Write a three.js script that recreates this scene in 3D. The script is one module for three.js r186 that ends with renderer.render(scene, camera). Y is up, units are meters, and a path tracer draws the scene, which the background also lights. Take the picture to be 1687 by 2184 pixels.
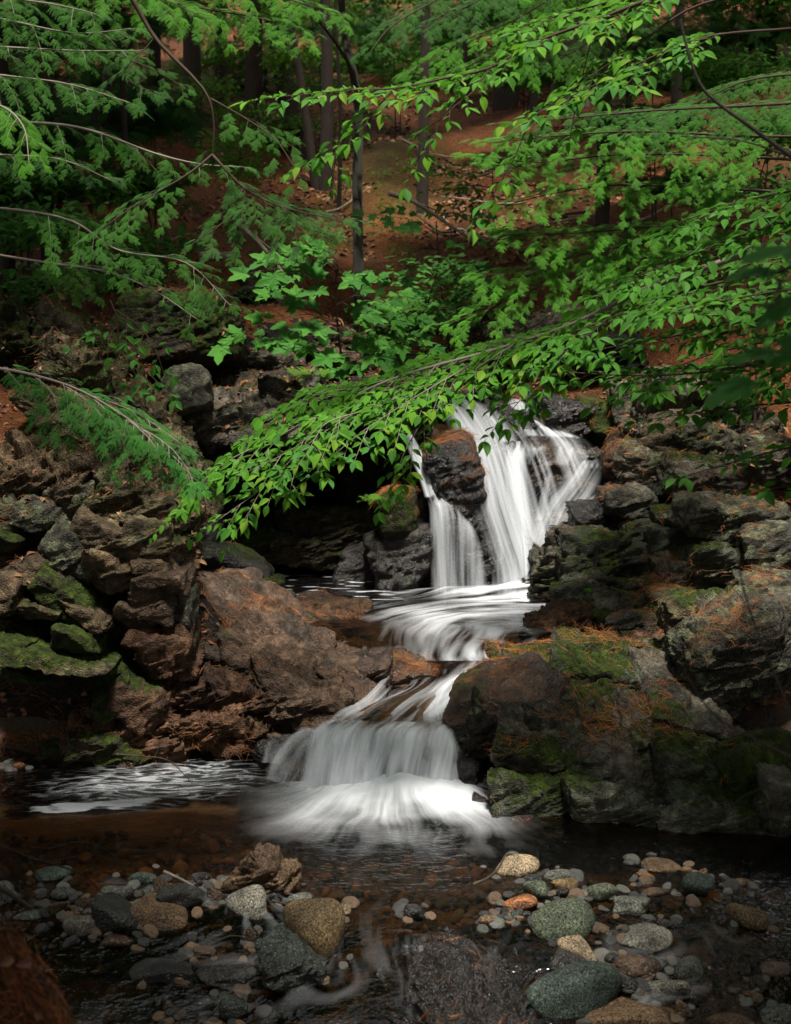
import * as THREE from 'three';
import { mergeGeometries } from 'three/addons/utils/BufferGeometryUtils.js';

// ---------------------------------------------------------------- camera, sky, sun, exposure
const scene = new THREE.Scene();
const EYE = 2.4, PITCH = 6.85 * Math.PI / 180, FP = 2844;           // eye height over the lower pool (m), tilt down, focal length in photo pixels (photo 1687 x 2183)
const camera = new THREE.PerspectiveCamera(42, 791 / 1024, 0.05, 400);
camera.position.set(0, EYE, 0);
camera.rotation.x = -PITCH;
camera.focus = 7.4;
camera.userData.fStop = 3.4;
const SUN_DIR = new THREE.Vector3(0.03, 1.0, 0.07).normalize();
{
  const w = 64, h = 32, data = new Float32Array(w * h * 4);          // an overcast sky: three times as bright overhead as at the horizon
  for (let y = 0; y < h; y++) {
    const el = Math.max(0, Math.sin(((y + 0.5) / h - 0.5) * Math.PI)), l = 0.42 * (1 + 2 * el) / 3;
    for (let x = 0; x < w; x++) data.set([0.98 * l, 1.0 * l, 1.01 * l, 1], (y * w + x) * 4);
  }
  const sky = new THREE.DataTexture(data, w, h, THREE.RGBAFormat, THREE.FloatType);
  sky.mapping = THREE.EquirectangularReflectionMapping; sky.magFilter = THREE.LinearFilter; sky.needsUpdate = true;
  scene.background = sky; scene.environment = sky;
}
const sun = new THREE.DirectionalLight(new THREE.Color().setRGB(1, 0.96, 0.88), 3.0);
sun.position.copy(SUN_DIR).multiplyScalar(40); sun.target.position.set(0, 0, -9); sun.shadow.radius = 16; sun.castShadow = true;
sun.shadow.mapSize.set(2048, 2048);
Object.assign(sun.shadow.camera, { left: -30, right: 30, top: 30, bottom: -30, near: 1, far: 120 });
scene.add(sun, sun.target);
const renderer = new THREE.WebGLRenderer({ antialias: true });
renderer.toneMapping = THREE.LinearToneMapping;
renderer.toneMappingExposure = 3.15;
renderer.shadowMap.enabled = true;

// ---------------------------------------------------------------- helpers
const V3 = (x, y, z) => new THREE.Vector3(x, y, z), sin = Math.sin, cos = Math.cos, PI = Math.PI, floor = Math.floor;
const clamp = (x, a = 0, b = 1) => Math.min(b, Math.max(a, x)), lerp = (a, b, t) => a + (b - a) * t;
const sstep = (a, b, x) => { const t = clamp((x - a) / (b - a)); return t * t * (3 - 2 * t); };
const rgb = (r, g, b) => new THREE.Color().setRGB(r, g, b);
function rng(seed) { let s = (seed * 2654435761) >>> 0; return () => { s = (s + 0x6d2b79f5) | 0; let t = Math.imul(s ^ (s >>> 15), 1 | s); t = (t + Math.imul(t ^ (t >>> 7), 61 | t)) ^ t; return ((t ^ (t >>> 14)) >>> 0) / 4294967296; }; }
const ih = (x, y, z) => { let h = (Math.imul(x, 374761393) + Math.imul(y, 668265263) + Math.imul(z, 2147483647 ^ 0x5bd1e995)) | 0; h = Math.imul(h ^ (h >>> 13), 1274126177); h ^= h >>> 16; return (h >>> 0) / 4294967296; };
function vn(x, y, z) {                                                // value noise, -1..1
  const xi = floor(x), yi = floor(y), zi = floor(z); let a = x - xi, b = y - yi, c = z - zi;
  a = a * a * (3 - 2 * a); b = b * b * (3 - 2 * b); c = c * c * (3 - 2 * c);
  const l = (u, v, t) => u + (v - u) * t;
  return 2 * l(l(l(ih(xi, yi, zi), ih(xi + 1, yi, zi), a), l(ih(xi, yi + 1, zi), ih(xi + 1, yi + 1, zi), a), b),
    l(l(ih(xi, yi, zi + 1), ih(xi + 1, yi, zi + 1), a), l(ih(xi, yi + 1, zi + 1), ih(xi + 1, yi + 1, zi + 1), a), b), c) - 1;
}
function fbm(x, y, z, n = 4) { let s = 0, a = 0.5, f = 1; for (let i = 0; i < n; i++) { s += a * vn(x * f + i * 17.1, y * f + i * 9.7, z * f - i * 5.3); f *= 2.03; a *= 0.5; } return s; }
function worley(x, y, z) { const xi = floor(x), yi = floor(y), zi = floor(z); let m = 9; for (let i = -1; i < 2; i++) for (let j = -1; j < 2; j++) for (let k = -1; k < 2; k++) { const X = xi + i, Y = yi + j, Z = zi + k, dx = X + ih(X, Y, Z) - x, dy = Y + ih(Y, Z + 71, X) - y, dz = Z + ih(Z + 13, X, Y + 5) - z, d = dx * dx + dy * dy + dz * dz; if (d < m) m = d; } return Math.sqrt(m); }
const table = (rows) => (x) => { if (x <= rows[0][0]) return rows[0][1]; for (let i = 1; i < rows.length; i++) if (x <= rows[i][0]) { const [a, u] = rows[i - 1], [b, v] = rows[i]; const t = (x - a) / (b - a); return u + (v - u) * t; } return rows[rows.length - 1][1]; };

// A place in the valley read off the photograph: photo column, photo row, metres ahead.
const slopeOf = (py) => { const v = -(py - 1091.5) / FP; return (-sin(PITCH) + v * cos(PITCH)) / (cos(PITCH) + v * sin(PITCH)); };
const place = (px, py, d) => { const v = -(py - 1091.5) / FP, fwd = cos(PITCH) + v * sin(PITCH); return V3((px - 843.5) / FP / fwd * d, EYE + slopeOf(py) * d, -d); };
const metres = (px, d) => px / FP * d;
const onSurface = (px, py, height, d0 = 3, d1 = 90) => {              // where that line of sight meets a height field
  let a = d0; for (let d = d0; d < d1; d *= 1.01) { const p = place(px, py, d); if (p.y < height(p.x, d)) { let lo = a, hi = d; for (let i = 0; i < 20; i++) { const m = (lo + hi) / 2, q = place(px, py, m); if (q.y < height(q.x, m)) hi = m; else lo = m; } return place(px, py, hi); } a = d; }
  return place(px, py, d1);
};

const taken = new Map();
function numbered(name) { const n = taken.get(name) ?? 0; taken.set(name, n + 1); return n ? name + '_' + String(n).padStart(3, '0') : name; }
function tag(o, label, category, group, kind) { if (label) o.userData.label = label; if (category) o.userData.category = category; if (group) o.userData.group = group; if (kind) o.userData.kind = kind; return o; }
function shadowed(o) { o.castShadow = true; o.receiveShadow = true; return o; }
function thing(name, label, category, group, at) { const o = new THREE.Group(); o.name = numbered(name); if (at) o.position.copy(at); scene.add(o); return tag(o, label, category, group); }
function meshThing(name, geo, mat, label, category, group, kind) { const o = shadowed(new THREE.Mesh(geo, mat)); o.name = numbered(name); scene.add(o); return tag(o, label, category, group, kind); }
function part(parent, name, geo, mat) { const o = shadowed(new THREE.Mesh(geo, mat)); o.name = name; parent.add(o); return o; }
function scatter(parent, name, geo, mat, mats, colors) {              // many small copies nobody could count
  const o = shadowed(new THREE.InstancedMesh(geo, mat, mats.length)); o.name = parent === scene ? numbered(name) : name;
  mats.forEach((m, i) => { o.setMatrixAt(i, m); if (colors) o.setColorAt(i, colors[i]); });
  o.userData.kind = 'stuff'; parent.add(o); return o;
}
function geom(pos, idx, uv, col, cs = 3) {
  const g = new THREE.BufferGeometry(); g.setAttribute('position', new THREE.BufferAttribute(new Float32Array(pos), 3));
  if (uv) g.setAttribute('uv', new THREE.BufferAttribute(new Float32Array(uv), 2));
  if (col) g.setAttribute('color', new THREE.BufferAttribute(new Float32Array(col), cs));
  if (idx) g.setIndex(new THREE.BufferAttribute(new Uint32Array(idx), 1)); g.computeVertexNormals(); return g;
}

// ---------------------------------------------------------------- textures: grain only
function periodic(n, seed) { const r = rng(seed), t = new Float32Array(n * n).map(() => r()); return (x, y) => { const xi = floor(x), yi = floor(y); let a = x - xi, b = y - yi; a = a * a * (3 - 2 * a); b = b * b * (3 - 2 * b); const g = (i, j) => t[((j % n) + n) % n * n + ((i % n) + n) % n]; return lerp(lerp(g(xi, yi), g(xi + 1, yi), a), lerp(g(xi, yi + 1), g(xi + 1, yi + 1), a), b); }; }
function tex(size, fn, color) {
  const d = new Uint8Array(size * size * 4);
  for (let y = 0; y < size; y++) for (let x = 0; x < size; x++) { const c = fn(x / size, y / size); d.set([clamp(c[0]) * 255, clamp(c[1]) * 255, clamp(c[2]) * 255, 255], (y * size + x) * 4); }
  const t = new THREE.DataTexture(d, size, size); t.wrapS = t.wrapT = THREE.RepeatWrapping; t.magFilter = THREE.LinearFilter; if (color) t.colorSpace = THREE.SRGBColorSpace; t.needsUpdate = true; return t;
}
const rep = (t, r) => { const c = t.clone(); c.repeat.set(r, r); c.needsUpdate = true; return c; };
const pn = [8, 16, 32, 64, 128, 256].map((n, i) => periodic(n, 40 + i));
const oct = (u, v, a, b) => { let s = 0, w = 1, t = 0; for (let i = a; i <= b; i++) { s += w * pn[i](u * (8 << i), v * (8 << i)); t += w; w *= 0.62; } return s / t; };
const grainTex = tex(512, (u, v) => { const g = 0.62 + 0.8 * (oct(u, v, 1, 5) - 0.5) + 0.28 * (oct(u + 0.3, v + 0.7, 3, 5) - 0.5); return [g + 0.03, g, g - 0.03]; }, true);
const grainBump = tex(512, (u, v) => { const g = 0.5 * (1 - Math.abs(2 * oct(u, v, 2, 5) - 1)) + 0.5 * oct(v, u, 1, 5); return [g, g, g]; });
const speckTex = (() => { const r = rng(77), n = 160, cell = new Float32Array(n * n).map(() => r()); return tex(512, (u, v) => { const j = 0.6 * (oct(u, v, 4, 5) - 0.5), a = cell[floor(((v + j * 0.02 + 1) % 1) * n) * n + floor(((u + j * 0.02 + 1) % 1) * n)]; const g = a < 0.2 ? 0.34 : a < 0.55 ? 0.62 : a < 0.86 ? 0.78 : 0.98; const k = g + 0.16 * (oct(u, v, 1, 4) - 0.5); return [k, k, k * 0.96]; }, true); })();
const litterTex = (() => {                                            // a mat of fallen needles
  const n = 1024, c = document.createElement('canvas'); c.width = c.height = n; const x = c.getContext('2d'), r = rng(5);
  x.fillStyle = 'rgb(92,58,36)'; x.fillRect(0, 0, n, n);
  for (let i = 0; i < 26000; i++) {
    const k = r(), a = r() * PI, l = 18 + 46 * r(), px = r() * n, py = r() * n, dark = r();
    x.strokeStyle = dark < 0.42 ? `rgb(${58 + 26 * k},${34 + 16 * k},${20 + 12 * k})` : dark < 0.86 ? `rgb(${112 + 50 * k},${66 + 30 * k},${38 + 18 * k})` : `rgb(${165 + 40 * k},${112 + 36 * k},${74 + 26 * k})`;
    x.lineWidth = 1 + 2 * r();
    for (const ox of [-n, 0, n]) for (const oy of [-n, 0, n]) { if (px + ox < -70 || px + ox > n + 70 || py + oy < -70 || py + oy > n + 70) continue; x.beginPath(); x.moveTo(px + ox, py + oy); x.quadraticCurveTo(px + ox + cos(a) * l / 2 + 5 * r(), py + oy + sin(a) * l / 2 + 5 * r(), px + ox + cos(a) * l, py + oy + sin(a) * l); x.stroke(); }
  }
  const t = new THREE.CanvasTexture(c); t.wrapS = t.wrapT = THREE.RepeatWrapping; t.colorSpace = THREE.SRGBColorSpace; return t;
})();
const barkBump = tex(256, (u, v) => { const g = oct(u, v * 0.25, 2, 5) * 0.6 + 0.4 * oct(u, v * 0.125, 1, 4); return [g, g, g]; });
const rippleBump = tex(512, (u, v) => { const g = 0.6 * oct(u, v, 0, 3) + 0.4 * oct(v + 0.37, u, 1, 4); return [g, g, g]; });

// ---------------------------------------------------------------- materials
const std = (o) => new THREE.MeshPhysicalMaterial({ roughness: 0.85, specularIntensity: 0.35, ...o });
const M = {
  rock: std({ vertexColors: true, map: rep(grainTex, 1.3), bumpMap: rep(grainBump, 2.1), bumpScale: 0.034, roughness: 0.82 }),
  wet: std({ vertexColors: true, map: rep(grainTex, 1.3), bumpMap: rep(grainBump, 2.6), bumpScale: 0.022, roughness: 0.3, specularIntensity: 0.9 }),
  granite: std({ vertexColors: true, map: rep(speckTex, 1.5), bumpMap: rep(grainBump, 4), bumpScale: 0.005, roughness: 0.72 }),
  litter: std({ vertexColors: true, map: rep(litterTex, 0.7), bumpMap: rep(litterTex, 0.7), bumpScale: 0.025, roughness: 0.95 }),
  bed: std({ vertexColors: true, bumpMap: rep(grainBump, 2), bumpScale: 0.03, roughness: 0.6 }),
  bark: std({ color: rgb(0.045, 0.033, 0.026), bumpMap: barkBump, bumpScale: 0.02, roughness: 0.95 }),
  twig: std({ color: rgb(0.05, 0.032, 0.022), roughness: 0.8 }),
  greytwig: std({ color: rgb(0.20, 0.165, 0.135), roughness: 0.85 }),
  mottled: std({ vertexColors: true, bumpMap: barkBump, bumpScale: 0.012, roughness: 0.9 }),
  deadwood: std({ vertexColors: true, bumpMap: barkBump, bumpScale: 0.008, roughness: 0.85 }),
};
// ---------------------------------------------------------------- the valley: forest floor and stream bed
const bedLevel = table([[2, -0.75], [4.4, -0.46], [5.2, -0.3], [5.9, -0.16], [6.4, -0.3], [7.05, -0.3], [7.25, -0.12], [7.5, 0.06], [8.0, 0.26], [8.3, 0.34], [8.7, 0.34], [10.0, 0.32], [10.35, 0.5], [10.7, 1.05], [11.2, 1.72], [11.7, 1.92], [13, 2.15], [16, 2.9], [30, 7.3], [60, 16.8], [120, 36]]);
const chanL = table([[3, -0.55], [4.2, -1.0], [5, -1.5], [5.6, -2.3], [6.5, -2.9], [7.7, -3.0], [7.95, -1.1], [8.2, -0.5], [8.8, -0.9], [9.6, -1.25], [11.6, -1.4], [12.1, -0.4], [12.5, 0.0], [13, -0.5], [16, -0.7], [40, -0.8]]);
const chanR = table([[3, 2.5], [6.3, 2.5], [6.9, 1.2], [7.2, 0.62], [8.1, 0.55], [8.7, 0.95], [9.5, 1.05], [10.2, 1.15], [10.7, 1.65], [11.3, 1.6], [13, 0.7], [16, 0.2], [40, -0.2]]);
const bankL = table([[2, 0.0], [5.5, -0.05], [6.4, 0.15], [8.0, 0.05], [8.35, 1.25], [8.7, 1.5], [9.6, 1.85], [11, 2.2], [13, 2.75], [16, 3.7], [30, 8.4], [60, 18.5], [120, 39]]);
const bankR = table([[2, 0.3], [6.0, 0.3], [7.0, 0.2], [8.0, 0.2], [8.8, 0.35], [9.6, 0.66], [10.6, 1.3], [12, 2.15], [16, 3.75], [30, 8.6], [60, 18.7], [120, 39]]);
function ground(x, d) {
  const cave = d > 10 && d < 12.4 ? sstep(0.0, -0.3, x) * sstep(12.3, 12.0, d) : 0, fade = sstep(12.5, 16, d), xl = chanL(d), xr = chanR(d), back = d > 7 && d < 8.1 ? sstep(-0.72, -0.95, x) : 0, bed = lerp(lerp(lerp(bedLevel(d), -0.3, back * sstep(7.95, 7.75, d)), 0.3, cave), (bankL(d) + bankR(d)) / 2, fade);
  let y = bed;
  if (x < xl) { const e = xl - x; y = lerp(bed, bankL(d) + 0.16 * Math.max(0, e - 0.5) * sstep(7.5, 9, d) * (1 - sstep(20, 40, d)), sstep(0, d > 16 ? 3 : d > 7.6 && d < 11.4 ? 1.1 : 0.55, e)); }
  else if (x > xr) { const e = x - xr; y = lerp(bed, bankR(d) + 0.2 * Math.max(0, e - 0.5) * sstep(7.2, 9, d) * (1 - sstep(20, 40, d)), sstep(0, d > 16 ? 3 : 0.6, e)); }
  const nx = -x - d * 0.95 + 2.34;                                    // the bank right in front of the lens
  const near = sstep(-0.3, 0.2, nx + 0.12 * fbm(x * 4, d * 4, 2, 3)) * (1 - sstep(3.0, 3.9, d)) * (1.12 + 0.3 * fbm(x * 5, d * 5, 6, 4));
  y += near;
  const rough = d > 12 ? 0.35 : 0.1; y += 0.16 * fbm(x * 1.5 + 3, 8.1, d * 1.5, 3) * sstep(11.5, 14, d);
  y += rough * fbm(x * 0.5, 3.1, d * 0.5, 3) * sstep(6, 14, d) + 0.05 * fbm(x * 2.2, 1.7, d * 2.2, 3) + 0.018 * fbm(x * 9, 4, d * 9, 2);
  return y;
}
{
  const nx = 300, nz = 380, xs = [], ds = [];
  for (let i = 0; i <= nx; i++) { const t = i / nx * 2 - 1; xs.push(3.6 * t + 76 * Math.sign(t) * Math.pow(Math.abs(t), 6)); }
  for (let j = 0; j <= nz; j++) { const t = j / nz; ds.push(0.3 + 15 * t + 100 * Math.pow(t, 5)); }
  const pos = [], uv = [], col = [], chan = [];
  for (let j = 0; j <= nz; j++) for (let i = 0; i <= nx; i++) {
    const x = xs[i], d = ds[j], y = ground(x, d); pos.push(x, y, -d); uv.push(x + 0.17 * y, d + 0.5 * y);
    const e = Math.max(chanL(d) - x, x - chanR(d)), inside = e < 0.16 + 0.12 * vn(x * 5, d * 5, 1) && d < 13.5 && !(d < 4.6 && x < -0.4 && y > -0.2) || (d > 6.5 && d < 8.6 && y < 0.45);
    chan.push(inside);
    const n = fbm(x * 0.9, d * 0.9, 7, 4), m = fbm(x * 6, d * 6, 2, 3);
    if (inside) { const p = worley(x * 9, d * 9, 3); const k = 0.026 + 0.022 * ih(floor(x * 9 + vn(x * 20, d * 20, 1)), floor(d * 9), 4) + 0.014 * m + 0.01 * p; col.push(k * 1.35, k * 0.92, k * 0.55); }
    else {
      const k = 0.8 + 0.9 * n + 0.4 * m; const fern = d > 15 ? sstep(0.12, 0.3, fbm(x * 0.35, d * 0.3, 21, 3)) * 0.5 : 0;   // low green plants in patches up the slope
      col.push(lerp(k * 0.76, 0.28, fern), lerp(k * 0.70, 0.62, fern), lerp(k * 0.60, 0.22, fern));
    }
  }
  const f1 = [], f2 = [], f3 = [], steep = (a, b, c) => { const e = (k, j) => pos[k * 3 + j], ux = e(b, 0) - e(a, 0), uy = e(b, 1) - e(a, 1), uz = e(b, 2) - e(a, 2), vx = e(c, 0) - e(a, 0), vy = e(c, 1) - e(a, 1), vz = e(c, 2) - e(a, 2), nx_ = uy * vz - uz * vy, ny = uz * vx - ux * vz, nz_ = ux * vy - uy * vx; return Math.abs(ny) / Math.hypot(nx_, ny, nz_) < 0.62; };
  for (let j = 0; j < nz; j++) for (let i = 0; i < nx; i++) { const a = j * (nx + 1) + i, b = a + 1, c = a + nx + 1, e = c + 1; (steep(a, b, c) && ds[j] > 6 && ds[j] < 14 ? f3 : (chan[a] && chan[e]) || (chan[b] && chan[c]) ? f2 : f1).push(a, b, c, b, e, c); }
  const g1 = geom(pos, f1.concat(f2, f3), uv, col), g2 = g1.clone(), g3 = g1.clone();
  g1.setIndex(new THREE.BufferAttribute(new Uint32Array(f1), 1)); g2.setIndex(new THREE.BufferAttribute(new Uint32Array(f2), 1));
  g3.setIndex(new THREE.BufferAttribute(new Uint32Array(f3), 1));
  meshThing('forest_floor', g1, M.litter, 'brown needle strewn forest floor rising up the hillside', 'ground', null, 'structure');
  meshThing('stream_bed', g2, M.bed, 'dark stony bed of the stream under the water', 'stream bed', null, 'structure');
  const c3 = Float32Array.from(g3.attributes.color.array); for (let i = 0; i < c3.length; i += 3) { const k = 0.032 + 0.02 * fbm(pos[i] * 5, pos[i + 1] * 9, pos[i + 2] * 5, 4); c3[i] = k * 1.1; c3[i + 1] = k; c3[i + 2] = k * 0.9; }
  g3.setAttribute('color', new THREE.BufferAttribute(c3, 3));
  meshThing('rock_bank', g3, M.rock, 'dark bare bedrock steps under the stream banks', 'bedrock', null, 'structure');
}
// ---------------------------------------------------------------- rocks
const SN = V3(-0.30, 1, 0.28).normalize(), ST = V3(1, 0.3, 0.15).addScaledVector(SN, -V3(1, 0.3, 0.15).dot(SN)).normalize(), SB = V3().crossVectors(SN, ST);
const TINT = {                                                        // two body colours and the amounts of lichen and moss seen on the kind
  tan: { a: [0.30, 0.225, 0.135], b: [0.16, 0.125, 0.082], lichen: 0.16, moss: 0.2 },
  olive: { a: [0.235, 0.205, 0.115], b: [0.13, 0.115, 0.07], lichen: 0.34, moss: 0.45 },
  brown: { a: [0.24, 0.135, 0.082], b: [0.12, 0.072, 0.048], lichen: 0.04, moss: 0.18 },
  slab: { a: [0.20, 0.14, 0.10], b: [0.12, 0.095, 0.078], lichen: 0.03, moss: 0.10 },
  grey: { a: [0.25, 0.24, 0.20], b: [0.12, 0.124, 0.106], lichen: 0.16, moss: 0.36 },
  green: { a: [0.19, 0.21, 0.165], b: [0.085, 0.10, 0.08], lichen: 0.1, moss: 0.55 },
  lichen: { a: [0.17, 0.17, 0.14], b: [0.10, 0.105, 0.085], lichen: 0.85, moss: 0.25 },
  mossy: { a: [0.12, 0.10, 0.065], b: [0.07, 0.06, 0.042], lichen: 0.1, moss: 1.0 },
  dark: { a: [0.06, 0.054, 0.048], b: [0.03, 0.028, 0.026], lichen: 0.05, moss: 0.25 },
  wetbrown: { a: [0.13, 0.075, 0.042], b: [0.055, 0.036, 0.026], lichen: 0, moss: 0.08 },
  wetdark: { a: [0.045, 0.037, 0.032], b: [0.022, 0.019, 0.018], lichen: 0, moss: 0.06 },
};
function facet(x, y, z, k) { const xi = floor(x), yi = floor(y), zi = floor(z); let m = 9, h = 0; for (let i = -1; i < 2; i++) for (let j = -1; j < 2; j++) for (let l = -1; l < 2; l++) { const X = xi + i, Y = yi + j, Z = zi + l, a = ih(X, Y, Z + k), b = ih(Y, Z + 71, X), c = ih(Z + 13, X, Y + 5), dx = x - X - a, dy = y - Y - b, dz = z - Z - c, d = dx * dx + dy * dy + dz * dz; if (d < m) { m = d; h = 1.1 * (ih(X + 7, Y, Z) - 0.5) + 1.1 * (b - 0.5) * dx + 1.1 * (c - 0.5) * dy + 1.1 * (a - 0.5) * dz; } } return h; }
const upSpots = [];                                                   // upward faces where needles and litter can lie
function rockGeo(o) {
  // o: c centre, size half extents, turn [x,y,z], n grid, seed, soft (edge sharpness), cut, rough, layers amp, th layer thickness, bl block length, tint, smooth
  const r = rng(o.seed * 13 + 7), n = o.n, q = new THREE.Quaternion().setFromEuler(new THREE.Euler(...(o.turn ?? [0, 0, 0])));
  const planes = [];
  for (const [x, y, z] of [[1, 0, 0], [-1, 0, 0], [0, 1, 0], [0, -1, 0], [0, 0, 1], [0, 0, -1]]) { const j = o.jit ?? 0.42; planes.push([V3(x + j * (r() - 0.5), y + j * (r() - 0.5), z + j * (r() - 0.5)).normalize(), 0.84 + 0.2 * r()]); }
  for (let i = 0; i < (o.cuts ?? 9); i++) planes.push([V3(r() * 2 - 1, r() * 2 - 1, r() * 2 - 1).normalize(), (o.cut ?? 0.92) + 0.3 * r()]);
  const pk = o.soft ?? 18, t = TINT[o.tint] ?? o.tint, key = new Map(), P = [], dirs = [], idx = [], d = V3(), s = o.size, c = o.c;
  const vert = (i, j, k) => {
    const id = (i * (n + 1) + j) * (n + 1) + k; if (key.has(id)) return key.get(id);
    const w = (v) => Math.tan((v / n * 2 - 1) * PI / 4); d.set(w(i), w(j), w(k)).normalize();
    let m = 0; for (const [pn_, h] of planes) { const a = pn_.dot(d) / h; if (a > 0) m += Math.pow(a, pk); }
    const R = Math.pow(m, -1 / pk), p = V3(d.x * R * s[0], d.y * R * s[1], d.z * R * s[2]), nn = V3(d.x / s[0], d.y / s[1], d.z / s[2]).normalize();
    p.applyQuaternion(q); nn.applyQuaternion(q);
    const X = p.x + c.x, Y = p.y + c.y, Z = p.z + c.z; let h = 0;
    if (o.layers) {                                                    // broken faces: slabby cells, each with its own height and tilt
      for (const [cell, amp] of [[o.bl, o.layers], [o.bl * 0.34, o.layers * 0.42], [o.bl * 0.13, o.layers * 0.16]]) { const w = 0.06 * cell; const f = facet((X * ST.x + Y * ST.y + Z * ST.z) / cell + w * vn(X * 9, Y * 9, Z * 9), (X * SN.x + Y * SN.y + Z * SN.z) / (cell * (o.flat ?? 0.24)) + 0.25 * vn(X * 3, Y * 3, Z * 3), (X * SB.x + Y * SB.y + Z * SB.z) / (cell * 0.85), o.seed % 7); h += amp * f; }
      const S = (X * SN.x + Y * SN.y + Z * SN.z + 0.02 * fbm(X * 2.5, Y * 2.5, Z * 2.5, 2)) / o.th; h += o.layers * 0.35 * (ih(floor(S), 77, 5) - 0.5);
    }
    const rg = o.rough ?? 0.03, fr = o.freq ?? 3;
    h += rg * (o.layers ? 0.9 : 1.6) * fbm(X * fr, Y * fr, Z * fr, 4);
    if (!o.smooth) { h += 0.007 * vn((X * SN.x + Y * SN.y + Z * SN.z) * 38, (X * ST.x + Y * ST.y + Z * ST.z) * 3.5, Z * 3.5); const k = fbm(X * 11 + 5, Y * 16, Z * 11, 3); h += rg * 0.4 * (0.5 - 2 * Math.abs(k)); }
    p.addScaledVector(nn, h); P.push(p.x, p.y, p.z); dirs.push(0); key.set(id, P.length / 3 - 1); return P.length / 3 - 1;
  };
  const face = (f, k = 1) => { for (let a = 0; a < n; a += k) for (let b = 0; b < n; b += k) { const v = [f(a, b), f(a + k, b), f(a + k, b + k), f(a, b + k)]; idx.push(v[0], v[1], v[2], v[0], v[2], v[3]); } };
  face((a, b) => vert(a, b, n)); face((a, b) => vert(b, a, 0), 4); face((a, b) => vert(n, a, b)); face((a, b) => vert(0, b, a)); face((a, b) => vert(b, n, a)); face((a, b) => vert(a, 0, b), 4);
  let g = geom(P, idx); const N = g.attributes.normal.array, col = new Float32Array(P.length);
  const moss = t.moss * (o.moss ?? 1), lich = t.lichen;
  for (let i = 0; i < P.length; i += 3) {
    const X = P[i] + c.x, Y = P[i + 1] + c.y, Z = P[i + 2] + c.z, m = sstep(-0.25, 0.25, fbm(X * 3.3 + o.seed, Y * 3.3, Z * 3.3, 4)), u1 = X * SN.x + Y * SN.y + Z * SN.z, u2 = X * ST.x + Y * ST.y + Z * ST.z, k = 0.9 + 0.5 * fbm(X * 16, Y * 22, Z * 16, 3) + 0.3 * vn(u1 * 42, u2 * 5, Z * 5), lay = o.layers ? 0.85 + 0.3 * ih(floor((X * SN.x + Y * SN.y + Z * SN.z) / o.th), 7, o.seed) : 1;
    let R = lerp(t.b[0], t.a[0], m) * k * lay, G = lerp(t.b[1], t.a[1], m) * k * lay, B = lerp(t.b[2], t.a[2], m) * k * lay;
    if (lich > 0) { const w = worley(X * 9 + 0.4 * vn(X * 30, Y * 30, Z * 30), Y * 9, Z * 9) - 0.14 * fbm(X * 40, Y * 40, Z * 40, 2), e = sstep(0.0, 0.06, lich * 0.55 - 0.06 - w + 0.5 * fbm(X * 1.8 + 9, Y * 1.8, Z * 1.8, 2)) * 0.85; R = lerp(R, 0.25, e); G = lerp(G, 0.30, e); B = lerp(B, 0.185, e); }
    if (moss > 0) { const e = sstep(0.0, 0.07, moss - 0.80 + 0.42 * N[i + 1] + 0.95 * fbm(X * 2.6 + 31, Y * 4.5, Z * 2.6, 4) + 0.25 * vn(X * 45, Y * 45, Z * 45)); const v = 0.75 + 0.5 * vn(X * 30, Y * 30, Z * 30); R = lerp(R, 0.068 * v, e); G = lerp(G, 0.115 * v, e); B = lerp(B, 0.012 * v, e); }
    col[i] = R; col[i + 1] = G; col[i + 2] = B;
  }
  g.setAttribute('color', new THREE.BufferAttribute(col, 3));
  g = g.toNonIndexed(); const p = g.attributes.position.array, uv = new Float32Array(p.length / 3 * 2), off = (o.seed * 0.37) % 1;
  for (let f = 0; f < p.length; f += 9) {
    const ax = p[f + 3] - p[f], ay = p[f + 4] - p[f + 1], az = p[f + 5] - p[f + 2], bx = p[f + 6] - p[f], by = p[f + 7] - p[f + 1], bz = p[f + 8] - p[f + 2];
    const nx = Math.abs(ay * bz - az * by), ny = Math.abs(az * bx - ax * bz), nz = Math.abs(ax * by - ay * bx);
    for (let k = 0; k < 3; k++) { const X = p[f + k * 3], Y = p[f + k * 3 + 1], Z = p[f + k * 3 + 2], u = (f / 3 + k) * 2; if (ny > nx && ny > nz) { uv[u] = X + off; uv[u + 1] = Z; } else if (nx > nz) { uv[u] = Z + off; uv[u + 1] = Y; } else { uv[u] = X + off; uv[u + 1] = Y + off; } }
  }
  g.setAttribute('uv', new THREE.BufferAttribute(uv, 2));
  if (o.spots) { const cap = upSpots[upSpots.length] = { name: o.spots, list: [] }; const nn = g.attributes.normal.array; for (let f = 0; f < p.length; f += 9) if (nn[f + 1] > 0.35) { const ax = p[f + 3] - p[f], az = p[f + 5] - p[f + 2], bx = p[f + 6] - p[f], bz = p[f + 8] - p[f + 2]; cap.list.push([p[f] + c.x, p[f + 1] + c.y, p[f + 2] + c.z, nn[f], nn[f + 1], nn[f + 2], Math.abs(ax * bz - az * bx)]); } }
  return g;
}
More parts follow.
